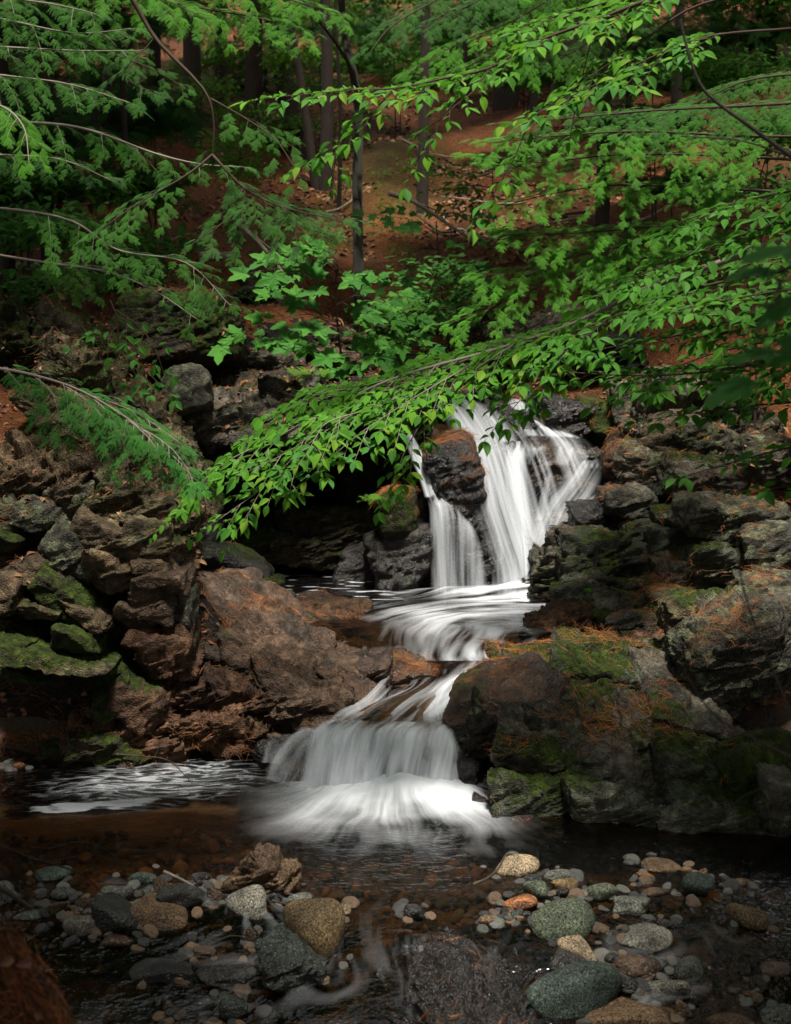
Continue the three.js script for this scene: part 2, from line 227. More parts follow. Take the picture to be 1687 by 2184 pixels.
// A rock seen in the photograph: centre column and row, metres ahead, width and height in photo pixels, real depth in metres.
function rockAt(parent, name, px, py, d, w, h, depth, tint, o = {}) {
  const c = place(px, py, d), seed = Math.round(px * 3.1 + py * 7.7 + w) % 9973, size = [metres(w, d) / 2, metres(h, d) / 2, depth / 2], big = Math.max(size[0], size[1]);
  const n = 4 * Math.round(Math.min(clamp(big * 2 / (0.00215 * d), 16, o.cap ?? 84), o.n < 50 ? o.n : 84) / 4);
  const g = rockGeo({ ...o, c, size, seed, tint, turn: [(o.rx ?? 0) * PI / 180, (o.ry ?? 0) * PI / 180, (o.rz ?? 0) * PI / 180], rough: 0.07 * Math.min(1, big) + 0.008, layers: 0.11 * Math.min(1, big * 1.2), th: 0.055, bl: 0.3, ...o, n });
  const m = new THREE.Mesh(g, o.mat ?? (tint.startsWith?.('wet') ? M.wet : M.rock)); shadowed(m); m.position.copy(c);
  if (parent) { m.name = name; m.position.sub(parent.position); parent.add(m); } else { m.name = numbered(name); scene.add(m); }
  return m;
}
// ---------------------------------------------------------------- rock outcrops along the stream
const SMOOTH = { layers: 0.02, rough: 0.03, cuts: 5, soft: 10 };
function outcrop(label, at, blocks, group) {
  const g = thing('rock_outcrop', label, 'outcrop', group, at);
  for (const b of blocks) rockAt(g, 'rock_block', ...b);
  return g;
}
const BODY = { spots: 'litter', layers: 0.16, th: 0.11, bl: 0.5, rough: 0.07, soft: 14, n: 120 };
// the broken brown cliff on the left bank
outcrop('fractured brown cliff of stacked blocks standing left of the lower pool', place(180, 1620, 8.3), [
  [120, 1205, 8.62, 560, 500, 1.1, 'tan', { ...BODY, rz: -8 }],
  [302, 1086, 8.35, 243, 154, 0.70, 'olive', { rz: -28, spots: 'litter', soft: 22 }],
  [212, 1070, 8.45, 192, 115, 0.70, 'grey', { rz: -30, spots: 'litter', soft: 24 }],
  [238, 1152, 8.12, 192, 110, 0.60, 'tan', { rz: -22, ...SMOOTH, soft: 30 }],
  [322, 1143, 8.1, 128, 100, 0.60, 'olive', { rz: -15, soft: 26, layers: 0.03 }],
  [165, 1182, 8.1, 154, 133, 0.60, 'lichen', { rz: -18, soft: 24 }],
  [250, 1212, 8.05, 154, 90, 0.56, 'tan', { rz: -14, soft: 26 }],
  [330, 1200, 8.0, 105, 36, 0.50, 'tan', { rz: -9, soft: 30, layers: 0.015 }],
  [350, 1233, 7.95, 113, 51, 0.52, 'slab', { rz: -6, soft: 34, layers: 0.015 }],
  [338, 1276, 7.98, 118, 77, 0.52, 'slab', { rz: -12, soft: 30, layers: 0.02 }],
  [390, 1286, 8.05, 56, 108, 0.50, 'grey', { rz: -4, soft: 20 }],
  [383, 1346, 8.0, 72, 84, 0.50, 'brown', { soft: 20 }],
  [366, 1398, 7.95, 128, 90, 0.52, 'brown', { rz: -3, layers: 0.05, th: 0.035 }],
  [316, 1352, 7.98, 84, 77, 0.50, 'brown', { rz: -20 }],
  [300, 1308, 8.02, 90, 59, 0.50, 'tan', { rz: -20 }],
  [155, 1262, 7.95, 192, 84, 0.52, 'mossy', { rz: -46, soft: 30, layers: 0.015, moss: 1.06 }],
  [118, 1232, 8.05, 141, 77, 0.60, 'tan', { rz: -40, soft: 26, spots: 'litter' }],
  [20, 1262, 7.95, 110, 113, 0.60, 'tan', { rz: 4, spots: 'litter' }],
  [82, 1286, 7.95, 128, 33, 0.60, 'tan', { rz: -10, soft: 30, layers: 0.02 }],
  [96, 1092, 8.3, 154, 77, 0.65, 'lichen', { rz: -26, soft: 24, spots: 'litter' }],
  [22, 1086, 8.3, 115, 72, 0.65, 'olive', { rz: -16, soft: 22, spots: 'litter' }],
  [14, 1146, 8.15, 90, 64, 0.60, 'mossy', { rz: -22 }],
  [205, 1302, 7.95, 115, 44, 0.60, 'tan', { rz: -34, soft: 30, layers: 0.02 }],
  [132, 1394, 7.75, 243, 46, 0.72, 'olive', { rz: -13, soft: 30, layers: 0.02 }],
  [178, 1352, 7.85, 123, 51, 0.65, 'mossy', { rz: -22, soft: 26 }],
  [44, 1362, 7.8, 102, 38, 0.60, 'mossy', { rz: -8 }],
  [74, 1426, 7.72, 154, 26, 0.60, 'mossy', { rz: -12, soft: 26, layers: 0.015 }],
  [232, 1420, 7.9, 77, 77, 0.50, 'mossy', { rz: -40 }],
  [256, 1470, 7.85, 77, 102, 0.50, 'mossy', { rz: -55 }],
  [312, 1494, 7.85, 128, 102, 0.55, 'brown', { rz: -14, soft: 20 }],
  [280, 1562, 7.95, 282, 115, 0.70, 'brown', { th: 0.04 }],
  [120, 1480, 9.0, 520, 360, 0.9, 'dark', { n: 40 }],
  [400, 1450, 8.5, 200, 260, 0.7, 'brown', { rz: -6 }],
]);
outcrop('low mossy ledge at the waterline under the left cliff', place(235, 1620, 7.7), [
  [236, 1592, 7.72, 190, 66, 0.4, 'mossy', { rz: -12, moss: 0.85, spots: 'needles' }],
  [150, 1606, 7.8, 130, 44, 0.4, 'mossy', { rz: -4, moss: 0.7 }],
  [286, 1614, 7.62, 60, 26, 0.25, 'wetbrown'],
]);
outcrop('smooth brown sloping slab between the left cliff and the chute', place(600, 1480, 8.5), [
  [545, 1392, 8.9, 400, 230, 1.3, 'slab', { rz: -24, rx: 22, layers: 0.022, th: 0.16, bl: 0.8, rough: 0.014, soft: 30, jit: 0.15, cuts: 6, n: 120, spots: 'needles', moss: 0.7 }],
  [470, 1292, 9.2, 200, 90, 0.9, 'slab', { rz: -18, rx: 20, ...SMOOTH, n: 72, spots: 'needles' }],
  [610, 1432, 8.35, 330, 130, 0.7, 'slab', { rz: -12, rx: 18, layers: 0.045, th: 0.05, bl: 0.4, rough: 0.02, n: 120, spots: 'needles' }],
  [520, 1490, 8.05, 340, 120, 0.6, 'brown', { rz: -9, rx: 12, layers: 0.08, th: 0.045, bl: 0.2, n: 120, spots: 'needles' }],
  [440, 1552, 7.85, 300, 90, 0.5, 'brown', { rz: -5, layers: 0.07, th: 0.045, bl: 0.2, n: 100, spots: 'needles' }],
  [660, 1480, 7.95, 220, 70, 0.5, 'slab', { rz: -10, rx: 12, layers: 0.06, th: 0.05, n: 84, spots: 'needles' }],
  [740, 1440, 8.2, 120, 60, 0.4, 'slab', { rz: -16, rx: 16, spots: 'needles', layers: 0.03 }],
  [700, 1318, 9.3, 170, 64, 0.6, 'wetbrown', { rz: -8, rx: 8, mat: M.rock, spots: 'needles' }],
  [770, 1470, 8.05, 120, 44, 0.4, 'wetbrown', { rz: -14, rx: 14 }],
  [760, 1410, 8.5, 150, 50, 0.5, 'wetbrown', { rz: -6, rx: 10 }],
  [722, 1384, 8.75, 90, 32, 0.35, 'slab', { rz: -8 }],
  [572, 1280, 9.6, 110, 44, 0.4, 'dark', { mat: M.wet }],
]);
outcrop('wet brown ledge across the outlet of the middle pool', place(880, 1440, 8.25), [
  [862, 1424, 8.35, 150, 50, 0.5, 'wetbrown', { rz: -3, rx: 14, spots: 'needles' }],
  [775, 1430, 8.25, 150, 52, 0.4, 'wetbrown', { rz: 18, rx: 14 }],
  [985, 1462, 8.3, 220, 36, 0.5, 'wetbrown', { rx: 10 }],
  [1160, 1434, 8.3, 150, 50, 0.6, 'wetbrown', { rz: 2, rx: 12, spots: 'needles' }],
  [1064, 1424, 8.25, 40, 34, 0.2, 'wetdark'],
]);
outcrop('rounded dark rock hump under the lower curtain of water', place(800, 1690, 7.35), [
  [800, 1646, 7.62, 470, 150, 0.75, 'wetdark', { layers: 0.03, th: 0.08, soft: 8, cuts: 5, n: 84 }],
  [660, 1606, 7.72, 260, 110, 0.5, 'wetdark', { layers: 0.04, n: 60 }],
  [890, 1566, 7.95, 280, 110, 0.7, 'wetbrown', { rx: 25, layers: 0.02, n: 60 }],
  [628, 1640, 7.35, 66, 50, 0.22, 'wetbrown'],
]);
outcrop('wet wedge shaped block with a moss tuft beside the lower fall', place(1060, 1620, 7.4), [
  [1085, 1512, 7.5, 230, 150, 0.6, 'wetbrown', { rz: 14, rx: 26, ry: -14, soft: 30, layers: 0.02, rough: 0.02, n: 64, spots: 'needles' }],
  [1028, 1560, 7.36, 120, 110, 0.4, 'dark', { rz: -38, soft: 22, th: 0.04, layers: 0.04 }],
  [1110, 1475, 7.5, 40, 26, 0.14, 'mossy', { moss: 1.3, layers: 0 }],
  [1000, 1650, 7.2, 60, 90, 0.3, 'wetdark'],
]);
outcrop('long layered grey outcrop with moss and orange needles right of the lower pool', place(1330, 1760, 7.2), [
  [1385, 1650, 7.6, 620, 300, 1.0, 'grey', { rz: -10, rx: 16, layers: 0.10, th: 0.10, bl: 0.5, rough: 0.06, soft: 12, n: 120, spots: 'needles' }],
  [1180, 1600, 7.15, 250, 110, 0.5, 'grey', { rz: -16, rx: 22, soft: 20, n: 100, spots: 'needles', layers: 0.05, th: 0.06 }],
  [1230, 1560, 7.3, 260, 66, 0.5, 'green', { rz: -18, rx: 22, soft: 20, n: 84, spots: 'needles' }],
  [1290, 1520, 7.5, 260, 60, 0.5, 'green', { rz: -16, rx: 20, n: 84, spots: 'needles', moss: 1.15 }],
  [1400, 1560, 7.3, 200, 80, 0.5, 'grey', { rz: -14, rx: 18, n: 72, spots: 'needles' }],
  [1450, 1520, 7.45, 190, 80, 0.5, 'grey', { rz: -18, rx: 18, n: 72, spots: 'needles' }],
  [1330, 1640, 7.0, 260, 90, 0.5, 'grey', { rz: -13, rx: 18, n: 84, spots: 'needles' }],
  [1480, 1640, 6.95, 220, 110, 0.5, 'green', { rz: -13, rx: 15, n: 72, spots: 'needles' }],
  [1180, 1692, 6.95, 260, 90, 0.45, 'green', { rz: -7, soft: 26, n: 84 }],
  [1340, 1722, 6.8, 300, 110, 0.5, 'green', { rz: -6, soft: 24, n: 90 }],
  [1520, 1730, 6.7, 260, 140, 0.6, 'green', { rz: -4, n: 72 }],
  [1130, 1740, 6.85, 200, 50, 0.4, 'wetdark', { rz: -12, rx: 12, spots: 'needles', n: 60 }],
  [1050, 1716, 6.98, 90, 44, 0.3, 'wetdark', { rz: -12 }],
  [1200, 1445, 7.95, 300, 60, 0.7, 'green', { rz: -4, rx: 14, n: 90, spots: 'needles', th: 0.04 }],
  [1340, 1440, 8.0, 330, 80, 0.7, 'green', { rz: -10, rx: 16, n: 100, spots: 'needles', th: 0.04, layers: 0.06 }],
  [1440, 1470, 7.8, 220, 80, 0.5, 'grey', { rz: -16, rx: 14, n: 72, spots: 'needles' }],
  [1660, 1700, 6.5, 110, 130, 0.4, 'lichen', { n: 40 }],
  [1600, 1660, 6.75, 160, 200, 0.5, 'mossy', { n: 46, spots: 'needles' }],
]);
outcrop('big pale lichen covered boulder overhanging a hollow on the right', place(1570, 1480, 7.9), [
  [1565, 1380, 7.75, 270, 190, 0.8, 'lichen', { rz: 20, rx: 10, soft: 16, n: 120, layers: 0.05, th: 0.09, spots: 'needles' }],
  [1650, 1330, 7.9, 170, 150, 0.7, 'lichen', { rz: 6, n: 72, spots: 'needles' }],
  [1500, 1310, 8.2, 180, 90, 0.6, 'olive', { rz: -8, n: 72, spots: 'needles' }],
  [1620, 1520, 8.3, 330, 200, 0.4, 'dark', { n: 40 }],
]);
outcrop('craggy grey green rock shoulder right beside the foot of the upper fall', place(1300, 1360, 9.6), [
  [1330, 1240, 10.2, 420, 300, 1.2, 'grey', { rz: -4, rx: 10, layers: 0.09, th: 0.1, bl: 0.35, rough: 0.07, n: 120, spots: 'needles' }],
  [1272, 1195, 9.65, 180, 130, 0.6, 'green', { rz: 8, n: 90, spots: 'needles', rough: 0.06 }],
  [1350, 1190, 9.65, 130, 90, 0.5, 'grey', { rz: -14, n: 72, spots: 'needles' }],
  [1395, 1140, 9.7, 150, 66, 0.5, 'green', { rz: -6, n: 72, spots: 'needles' }],
  [1440, 1185, 9.6, 170, 120, 0.6, 'green', { rz: -8, n: 84, spots: 'needles' }],
  [1325, 1240, 9.5, 150, 44, 0.4, 'grey', { rz: -10, n: 60, spots: 'needles' }],
  [1230, 1270, 9.5, 110, 90, 0.5, 'green', { rz: 10, n: 72, spots: 'needles', moss: 1.2 }],
  [1318, 1292, 9.2, 130, 80, 0.45, 'grey', { rz: -6, n: 72, spots: 'needles', layers: 0.03 }],
  [1372, 1288, 9.2, 80, 56, 0.4, 'grey', { rz: 12, ...SMOOTH, spots: 'needles' }],
  [1366, 1325, 9.0, 180, 60, 0.5, 'grey', { rz: 6, n: 72, spots: 'needles', layers: 0.03 }],
  [1260, 1318, 9.1, 110, 60, 0.4, 'mossy', { n: 60, moss: 1.1 }],
  [1190, 1335, 9.0, 150, 90, 0.5, 'brown', { rz: 16, n: 72, spots: 'needles', layers: 0.04, th: 0.03, bl: 0.08 }],
  [1300, 1378, 8.7, 300, 50, 0.5, 'brown', { n: 72, spots: 'needles', layers: 0.04, th: 0.03, bl: 0.08 }],
  [1450, 1300, 9.0, 150, 110, 0.5, 'olive', { rz: -14, n: 72, spots: 'needles' }],
  [1262, 1135, 10.1, 90, 140, 0.5, 'wetdark', { rz: 18, n: 46 }],
  [1325, 1075, 10.3, 120, 90, 0.5, 'dark', { rz: -14, n: 60, mat: M.wet }],
]);
outcrop('pale lichened rock face under brown litter on the upper right bank', place(1450, 1120, 10.4), [
  [1480, 950, 10.9, 360, 260, 1.0, 'lichen', { rz: -20, rx: 14, n: 110, layers: 0.09, th: 0.12, spots: 'litter' }],
  [1394, 856, 11.2, 190, 90, 0.7, 'lichen', { rz: 4, n: 72, spots: 'litter' }],
  [1420, 950, 10.5, 130, 130, 0.6, 'tan', { rz: -30, n: 72 }],
  [1500, 940, 10.4, 190, 80, 0.6, 'lichen', { rz: -26, n: 72, spots: 'litter' }],
  [1640, 985, 9.8, 170, 100, 0.6, 'lichen', { rz: -8, n: 72, spots: 'litter' }],
  [1560, 1110, 9.2, 230, 100, 0.6, 'lichen', { rz: -4, n: 84, spots: 'needles' }],
  [1650, 1150, 9.0, 150, 110, 0.6, 'lichen', { n: 72, spots: 'needles' }],
  [1440, 1060, 10.6, 240, 130, 0.6, 'dark', { rz: -16, n: 60 }],
  [1340, 985, 10.6, 120, 110, 0.6, 'brown', { rz: -20, n: 60, spots: 'needles' }],
  [1400, 1010, 10.3, 190, 110, 0.6, 'grey', { rz: -22, spots: 'needles' }],
  [1500, 1030, 9.9, 200, 90, 0.6, 'grey', { rz: -16, spots: 'needles' }],
  [1345, 1075, 10.0, 150, 80, 0.5, 'grey', { rz: -12, spots: 'needles' }],
  [1470, 1120, 9.7, 160, 80, 0.5, 'green', { rz: -10, spots: 'needles' }],
  [1560, 1210, 9.1, 220, 110, 0.6, 'green', { rz: -8, spots: 'needles' }],
  [1480, 1235, 9.2, 160, 80, 0.5, 'grey', { rz: -6, spots: 'needles' }],
  [1640, 1260, 8.6, 150, 90, 0.5, 'lichen', { rz: -6, spots: 'needles' }],
  [1420, 1400, 8.5, 190, 70, 0.5, 'grey', { rz: -12, spots: 'needles' }],
  [1310, 905, 11.2, 130, 90, 0.6, 'mossy', { n: 60, spots: 'needles' }],
]);
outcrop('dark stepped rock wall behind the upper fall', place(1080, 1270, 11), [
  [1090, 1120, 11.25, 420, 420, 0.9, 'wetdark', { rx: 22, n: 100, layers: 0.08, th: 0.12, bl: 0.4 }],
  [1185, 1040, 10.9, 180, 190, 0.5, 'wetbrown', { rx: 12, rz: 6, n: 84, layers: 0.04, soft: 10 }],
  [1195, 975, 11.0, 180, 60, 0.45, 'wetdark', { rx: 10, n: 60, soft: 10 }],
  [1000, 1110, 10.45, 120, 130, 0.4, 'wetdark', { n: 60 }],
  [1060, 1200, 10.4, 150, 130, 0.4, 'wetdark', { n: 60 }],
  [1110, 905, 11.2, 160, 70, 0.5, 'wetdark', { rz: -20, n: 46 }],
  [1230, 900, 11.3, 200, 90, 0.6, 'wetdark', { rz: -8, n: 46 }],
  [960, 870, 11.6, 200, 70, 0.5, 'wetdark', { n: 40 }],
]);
const tuft = outcrop('needle covered dark knob between the left thread and the main fall', place(965, 1090, 10.5), [
  [965, 1010, 10.5, 130, 160, 0.5, 'wetdark', { rz: 8, n: 56, layers: 0.03, soft: 9, spots: 'thick' }],
]);
outcrop('mossy knob hung with orange needles at the left edge of the upper fall', place(848, 1150, 10.35), [
  [846, 1098, 10.35, 100, 130, 0.45, 'mossy', { n: 56, soft: 8, layers: 0.01, spots: 'thick', moss: 0.8 }],
  [880, 960, 10.9, 90, 200, 0.4, 'mossy', { rz: -14, n: 40, moss: 0.7, soft: 7 }],
  [852, 1195, 10.45, 130, 150, 0.6, 'dark', { mat: M.wet, rz: 8 }],
  [790, 1200, 10.9, 120, 110, 0.5, 'dark', { mat: M.wet, rz: -12 }],
]);
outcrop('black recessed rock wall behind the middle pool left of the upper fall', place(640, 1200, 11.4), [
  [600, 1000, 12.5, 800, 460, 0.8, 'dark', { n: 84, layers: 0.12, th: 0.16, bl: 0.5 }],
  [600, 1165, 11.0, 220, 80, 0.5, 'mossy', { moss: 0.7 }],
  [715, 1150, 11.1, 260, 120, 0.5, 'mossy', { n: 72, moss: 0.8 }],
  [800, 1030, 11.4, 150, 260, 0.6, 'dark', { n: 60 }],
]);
outcrop('flat topped rock roofing the dark hollow above the middle pool', place(560, 900, 11), [
  [540, 868, 11.2, 320, 100, 1.9, 'grey', { rz: 6, rx: 8, n: 90, spots: 'litter', soft: 16 }],
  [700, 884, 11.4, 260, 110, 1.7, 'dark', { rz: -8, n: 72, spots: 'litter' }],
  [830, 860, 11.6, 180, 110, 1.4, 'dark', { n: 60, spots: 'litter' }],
  [630, 785, 12.2, 260, 80, 0.8, 'grey', { rz: -16, rx: 10, n: 72, spots: 'litter', th: 0.05 }],
]);
outcrop('slanting mossy bedrock bank above the left cliff', place(200, 1000, 10), [
  [60, 760, 10.6, 420, 190, 1.2, 'mossy', { rz: -26, rx: 12, n: 110, spots: 'litter', moss: 1.08 }],
  [190, 735, 10.5, 260, 66, 0.7, 'mossy', { rz: -30, n: 64, spots: 'litter', moss: 0.86, soft: 22 }],
  [250, 850, 9.9, 360, 90, 0.9, 'olive', { rz: -37, n: 90, spots: 'litter', soft: 20, moss: 1.1 }],
  [330, 930, 9.7, 220, 90, 0.7, 'olive', { rz: -48, n: 64, soft: 20 }],
  [170, 890, 9.5, 220, 80, 0.8, 'olive', { rz: -26, n: 64, spots: 'litter', soft: 20, moss: 1.1 }],
  [380, 1010, 9.3, 110, 200, 0.6, 'olive', { rz: 10, n: 56 }],
  [300, 985, 9.1, 180, 70, 0.7, 'olive', { rz: -30, n: 56, spots: 'litter' }],
  [400, 830, 10.5, 100, 110, 0.6, 'lichen', { rz: 14, n: 56, soft: 12, layers: 0.02 }],
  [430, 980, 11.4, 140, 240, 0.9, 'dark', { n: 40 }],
]);
const boulderAt = (label, ...b) => { const m = rockAt(null, 'boulder', ...b); return tag(m, label, 'boulder'); };
boulderAt('large moss topped angular boulder above the left bank', 395, 700, 11.6, 230, 150, 1.2, 'mossy', { rz: -12, soft: 26, n: 110, layers: 0.03, th: 0.1, moss: 0.92, spots: 'litter' });
boulderAt('dark rounded boulder tucked behind the left cliff corner', 432, 1136, 10.3, 110, 96, 0.5, 'dark', { soft: 8, layers: 0.01, smooth: true, mat: M.wet });
boulderAt('long dark wet boulder lying beside the middle pool', 480, 1196, 10.2, 210, 84, 0.6, 'dark', { rz: -16, soft: 8, layers: 0.015, n: 56, mat: M.wet, spots: 'needles' });
boulderAt('small round pale lichened boulder at the left edge of the middle pool', 519, 1237, 9.9, 50, 52, 0.2, 'lichen', { soft: 7, layers: 0, smooth: true, cuts: 3 });
boulderAt('low wet mossy stone touching the foam in the middle pool', 576, 1243, 9.95, 64, 30, 0.22, 'mossy', { soft: 8, layers: 0.01 });
boulderAt('smooth grey boulder on the slope behind the maple sapling', 556, 603, 13.6, 100, 50, 0.5, 'grey', { soft: 10, layers: 0.01, rz: -6, smooth: true, moss: 0.4 });
boulderAt('second grey boulder below the smooth one on the slope', 556, 640, 13.0, 110, 44, 0.5, 'grey', { soft: 14, rz: -14, moss: 0.5 });
boulderAt('flat tan rock slab behind the maple leaves', 690, 724, 12.6, 190, 32, 0.7, 'tan', { soft: 26, rz: -8, spots: 'litter', moss: 0.2 });
boulderAt('flat pale rock below the tan slab by the birch foot', 720, 764, 12.1, 120, 40, 0.6, 'slab', { soft: 22, rz: -14, moss: 0.2 });
boulderAt('grey angular rock at the upper bend of the stream', 1150, 716, 12.9, 230, 96, 0.9, 'lichen', { soft: 18, rz: 10, n: 72, spots: 'litter' });
boulderAt('dark shadowed rock under the bend of the stream', 1270, 752, 12.5, 230, 90, 0.7, 'dark', { soft: 18, rz: -6, n: 60 });
boulderAt('mossy mound at the foot of the leaning trunk up the slope', 592, 282, 20.5, 110, 40, 1.2, 'mossy', { soft: 8, layers: 0.03 });
boulderAt('grey rock ledge by the birch foot', 860, 690, 13.0, 150, 40, 0.7, 'grey', { soft: 18, rz: -4, spots: 'litter' });
boulderAt('grey streaked boulder far left behind thin stems', 120, 590, 14.0, 170, 60, 0.8, 'grey', { soft: 12, moss: 0.3, layers: 0.02 });

// ---------------------------------------------------------------- loose stones of the stream
const waterLevel = (x, d) => 0.0 - 0.30 * sstep(5.75, 4.5, d) - 0.10 * sstep(4.5, 3.5, d) + 0.0;
const ST_COL = {
  granite: [[0.30, 0.28, 0.24], [0.20, 0.19, 0.165]], grey: [[0.20, 0.205, 0.18], [0.12, 0.125, 0.11]], green: [[0.175, 0.20, 0.145], [0.11, 0.13, 0.09]],
  gold: [[0.26, 0.175, 0.085], [0.14, 0.095, 0.05]], brown: [[0.20, 0.125, 0.075], [0.11, 0.07, 0.045]], orange: [[0.42, 0.17, 0.055], [0.25, 0.10, 0.04]],
  dark: [[0.06, 0.058, 0.054], [0.03, 0.03, 0.03]], slate: [[0.09, 0.115, 0.10], [0.05, 0.065, 0.058]], tan: [[0.36, 0.27, 0.18], [0.23, 0.17, 0.12]],
};
const stoneSpots = [];
function stone(label, px, py, w, h, col, o = {}) {
  const name = Math.max(w, h) > 95 ? 'boulder' : 'stone', base = onSurface(px, py + h * (o.sink ?? 0.36), waterLevel), d = -base.z + metres(w, -base.z) * 0.3;
  const tint = { a: ST_COL[col][0], b: ST_COL[col][1], lichen: 0, moss: o.moss ?? 0 };
  const m = rockAt(null, name, px, py, d, w * 1.04, h * 1.12, metres(w, d) * (o.deep ?? 0.85), tint, { n: 4 * Math.round(clamp(w / 4, 12, 34) / 4), layers: o.layers ?? 0, rough: o.rough ?? 0.012, freq: o.freq ?? 5, smooth: !o.craggy, soft: o.craggy ? o.soft ?? 14 : 0.55 * (o.soft ?? 5.5), cuts: o.cuts ?? 7, cut: 0.8, jit: 0.9, ry: 0, rz: o.rz ?? 0, th: 0.05, bl: 0.15, mat: o.wet ? M.wet : M.granite });
  stoneSpots.push({ p: m.position, r: metres(w, d) / 2, h: metres(h, d) / 2 });
  return tag(m, label, name === 'boulder' ? 'boulder' : 'stone', 'stones in the stream');
}
stone('craggy brown rock standing at the pool outlet, left of centre', 572, 1872, 135, 96, 'brown', { craggy: true, layers: 0.03, soft: 22, rough: 0.02, rz: -18 });
stone('rounded speckled grey granite below the craggy brown rock', 530, 1926, 112, 68, 'granite', { soft: 6 });
stone('flat grey stone just right of the speckled granite', 650, 1914, 86, 26, 'grey', { deep: 0.6 });
stone('wide brown rock in the middle of the left stone row', 352, 1949, 150, 66, 'brown', { soft: 8, rz: -6 });
stone('big round golden brown boulder left of centre', 682, 1990, 152, 122, 'gold', { soft: 5 });
stone('greenish angular wet block below the golden boulder', 622, 2068, 142, 108, 'slate', { craggy: true, soft: 24, wet: true, rough: 0.02, layers: 0.02, rz: -6 });
stone('dark green smooth stone with a sloping face in the left row', 262, 1965, 96, 56, 'slate', { soft: 12, wet: true, rz: -12 });
stone('pale speckled oval stone left of the dark green one', 178, 1976, 80, 50, 'granite', { soft: 6 });
stone('rounded grey stone behind the wide brown rock', 246, 1914, 84, 46, 'grey');
stone('grey rounded stone far left of the row', 130, 1907, 68, 34, 'grey');
stone('large dark grey stone at the far left back', 112, 1866, 82, 38, 'slate');
stone('flat dark stone at the water edge behind the row', 308, 1874, 90, 27, 'slate', { deep: 0.6 });
stone('dark angular stone between the brown rock and the granite', 396, 1914, 74, 52, 'dark', { soft: 14, craggy: true });
stone('small blocky dark stone behind the dark angular one', 345, 1894, 36, 32, 'brown', { soft: 18 });
stone('small grey stone behind the wide brown rock', 318, 1901, 32, 26, 'grey');
stone('small brown stone between two grey stones on the left', 186, 1926, 46, 33, 'brown', { soft: 12 });
stone('reddish angular stone near the left bank', 122, 1939, 44, 36, 'brown', { soft: 22 });
stone('flat greenish grey stone against the near left bank', 64, 1952, 92, 30, 'grey', { deep: 0.6 });
stone('grey stone cut off by the left picture edge', 6, 1903, 44, 46, 'grey', { soft: 10 });
stone('small pale stone behind the speckled granite', 495, 1874, 38, 25, 'granite');
stone('small dark pointed stone at the pool edge', 426, 1874, 40, 26, 'dark', { soft: 16, wet: true });
stone('tiny tan stone beside the dark pointed one', 457, 1882, 26, 15, 'tan');
stone('dark brown stone left of the speckled granite', 460, 1912, 38, 32, 'brown', { soft: 10, wet: true });
stone('low wet brown stone below the dark green one', 246, 2004, 72, 28, 'brown', { wet: true });
stone('golden stone awash in the rapid below the granite', 536, 1995, 40, 36, 'gold', { wet: true });
stone('yellow pebble under the water of the left rapid', 412, 2016, 44, 20, 'gold', { wet: true });
stone('long black wet stone in the lower left rapid', 345, 2070, 128, 38, 'dark', { wet: true, soft: 14, craggy: true });
stone('black wet stone strewn with needles in the lower left rapid', 476, 2083, 108, 48, 'dark', { wet: true, soft: 14, craggy: true });
stone('greenish brown stone near the bottom edge, left', 492, 2148, 58, 52, 'slate', { wet: true });
stone('small pale stone behind the golden boulder', 738, 1942, 46, 22, 'tan');
stone('low dark stone at the bottom edge by the near bank', 366, 2158, 44, 24, 'dark', { wet: true });
stone('small tan stone between the speckled oval and the red one', 160, 1946, 30, 18, 'tan');
stone('small dark stone left of the wide brown rock', 220, 1937, 32, 22, 'dark');
stone('pinkish granite at the right side of the foam', 1106, 1848, 108, 50, 'tan', { soft: 6 });
stone('small grey stone touching the pinkish granite', 1183, 1867, 56, 29, 'grey');
stone('rounded olive stone left above the big green boulder', 1148, 1899, 66, 46, 'green');
stone('brown stone between the olive and the grey green ones', 1206, 1892, 56, 31, 'gold', { soft: 9 });
stone('oval grey green stone right above the big boulder', 1291, 1905, 72, 42, 'green');
stone('rough cracked grey stone right of the big green boulder', 1343, 1934, 82, 48, 'grey', { soft: 16, craggy: true, rough: 0.02 });
stone('orange brown flat stone left of the big green boulder', 1112, 1926, 82, 35, 'orange', { soft: 9, wet: true, deep: 0.7 });
stone('big rounded green grey speckled boulder right of centre', 1208, 1967, 152, 100, 'green', { soft: 6 });
stone('dark grey round stone on the far right of the pool outlet', 1483, 1890, 88, 58, 'slate', { soft: 5 });
stone('flat bright orange stone in the shallow water', 1376, 1868, 42, 19, 'orange', { soft: 16, deep: 0.7 });
stone('yellow brown stone by the right picture edge', 1608, 1970, 72, 56, 'gold', { soft: 8, rz: -20 });
stone('pale angular grey stone right below the big green boulder', 1378, 2005, 106, 50, 'granite', { soft: 12, craggy: true });
stone('tan granite stone just below the big green boulder', 1232, 2027, 74, 46, 'tan', { soft: 8 });
stone('black wet stone above the big dark angular boulder', 1214, 2062, 88, 48, 'dark', { wet: true, soft: 12 });
stone('big dark grey angular boulder near the bottom, right of centre', 1252, 2102, 150, 122, 'slate', { soft: 9, rz: 22 });
stone('rounded bluish grey stone right of the dark angular boulder', 1466, 2075, 86, 60, 'grey', { soft: 6 });
stone('broad pale stone in front of the bluish grey one', 1416, 2110, 106, 48, 'granite', { soft: 6 });
stone('dark brown wedge stone between the angular and bluish stones', 1358, 2067, 92, 46, 'brown', { soft: 18, craggy: true, wet: true });
stone('small wet grey stone behind the brown wedge', 1396, 2057, 58, 28, 'slate', { wet: true });
stone('small dark stone right behind the angular boulder', 1303, 2048, 36, 28, 'dark', { wet: true });
stone('broad flat brown slab cut by the bottom edge', 1343, 2164, 210, 66, 'brown', { soft: 10, craggy: true });
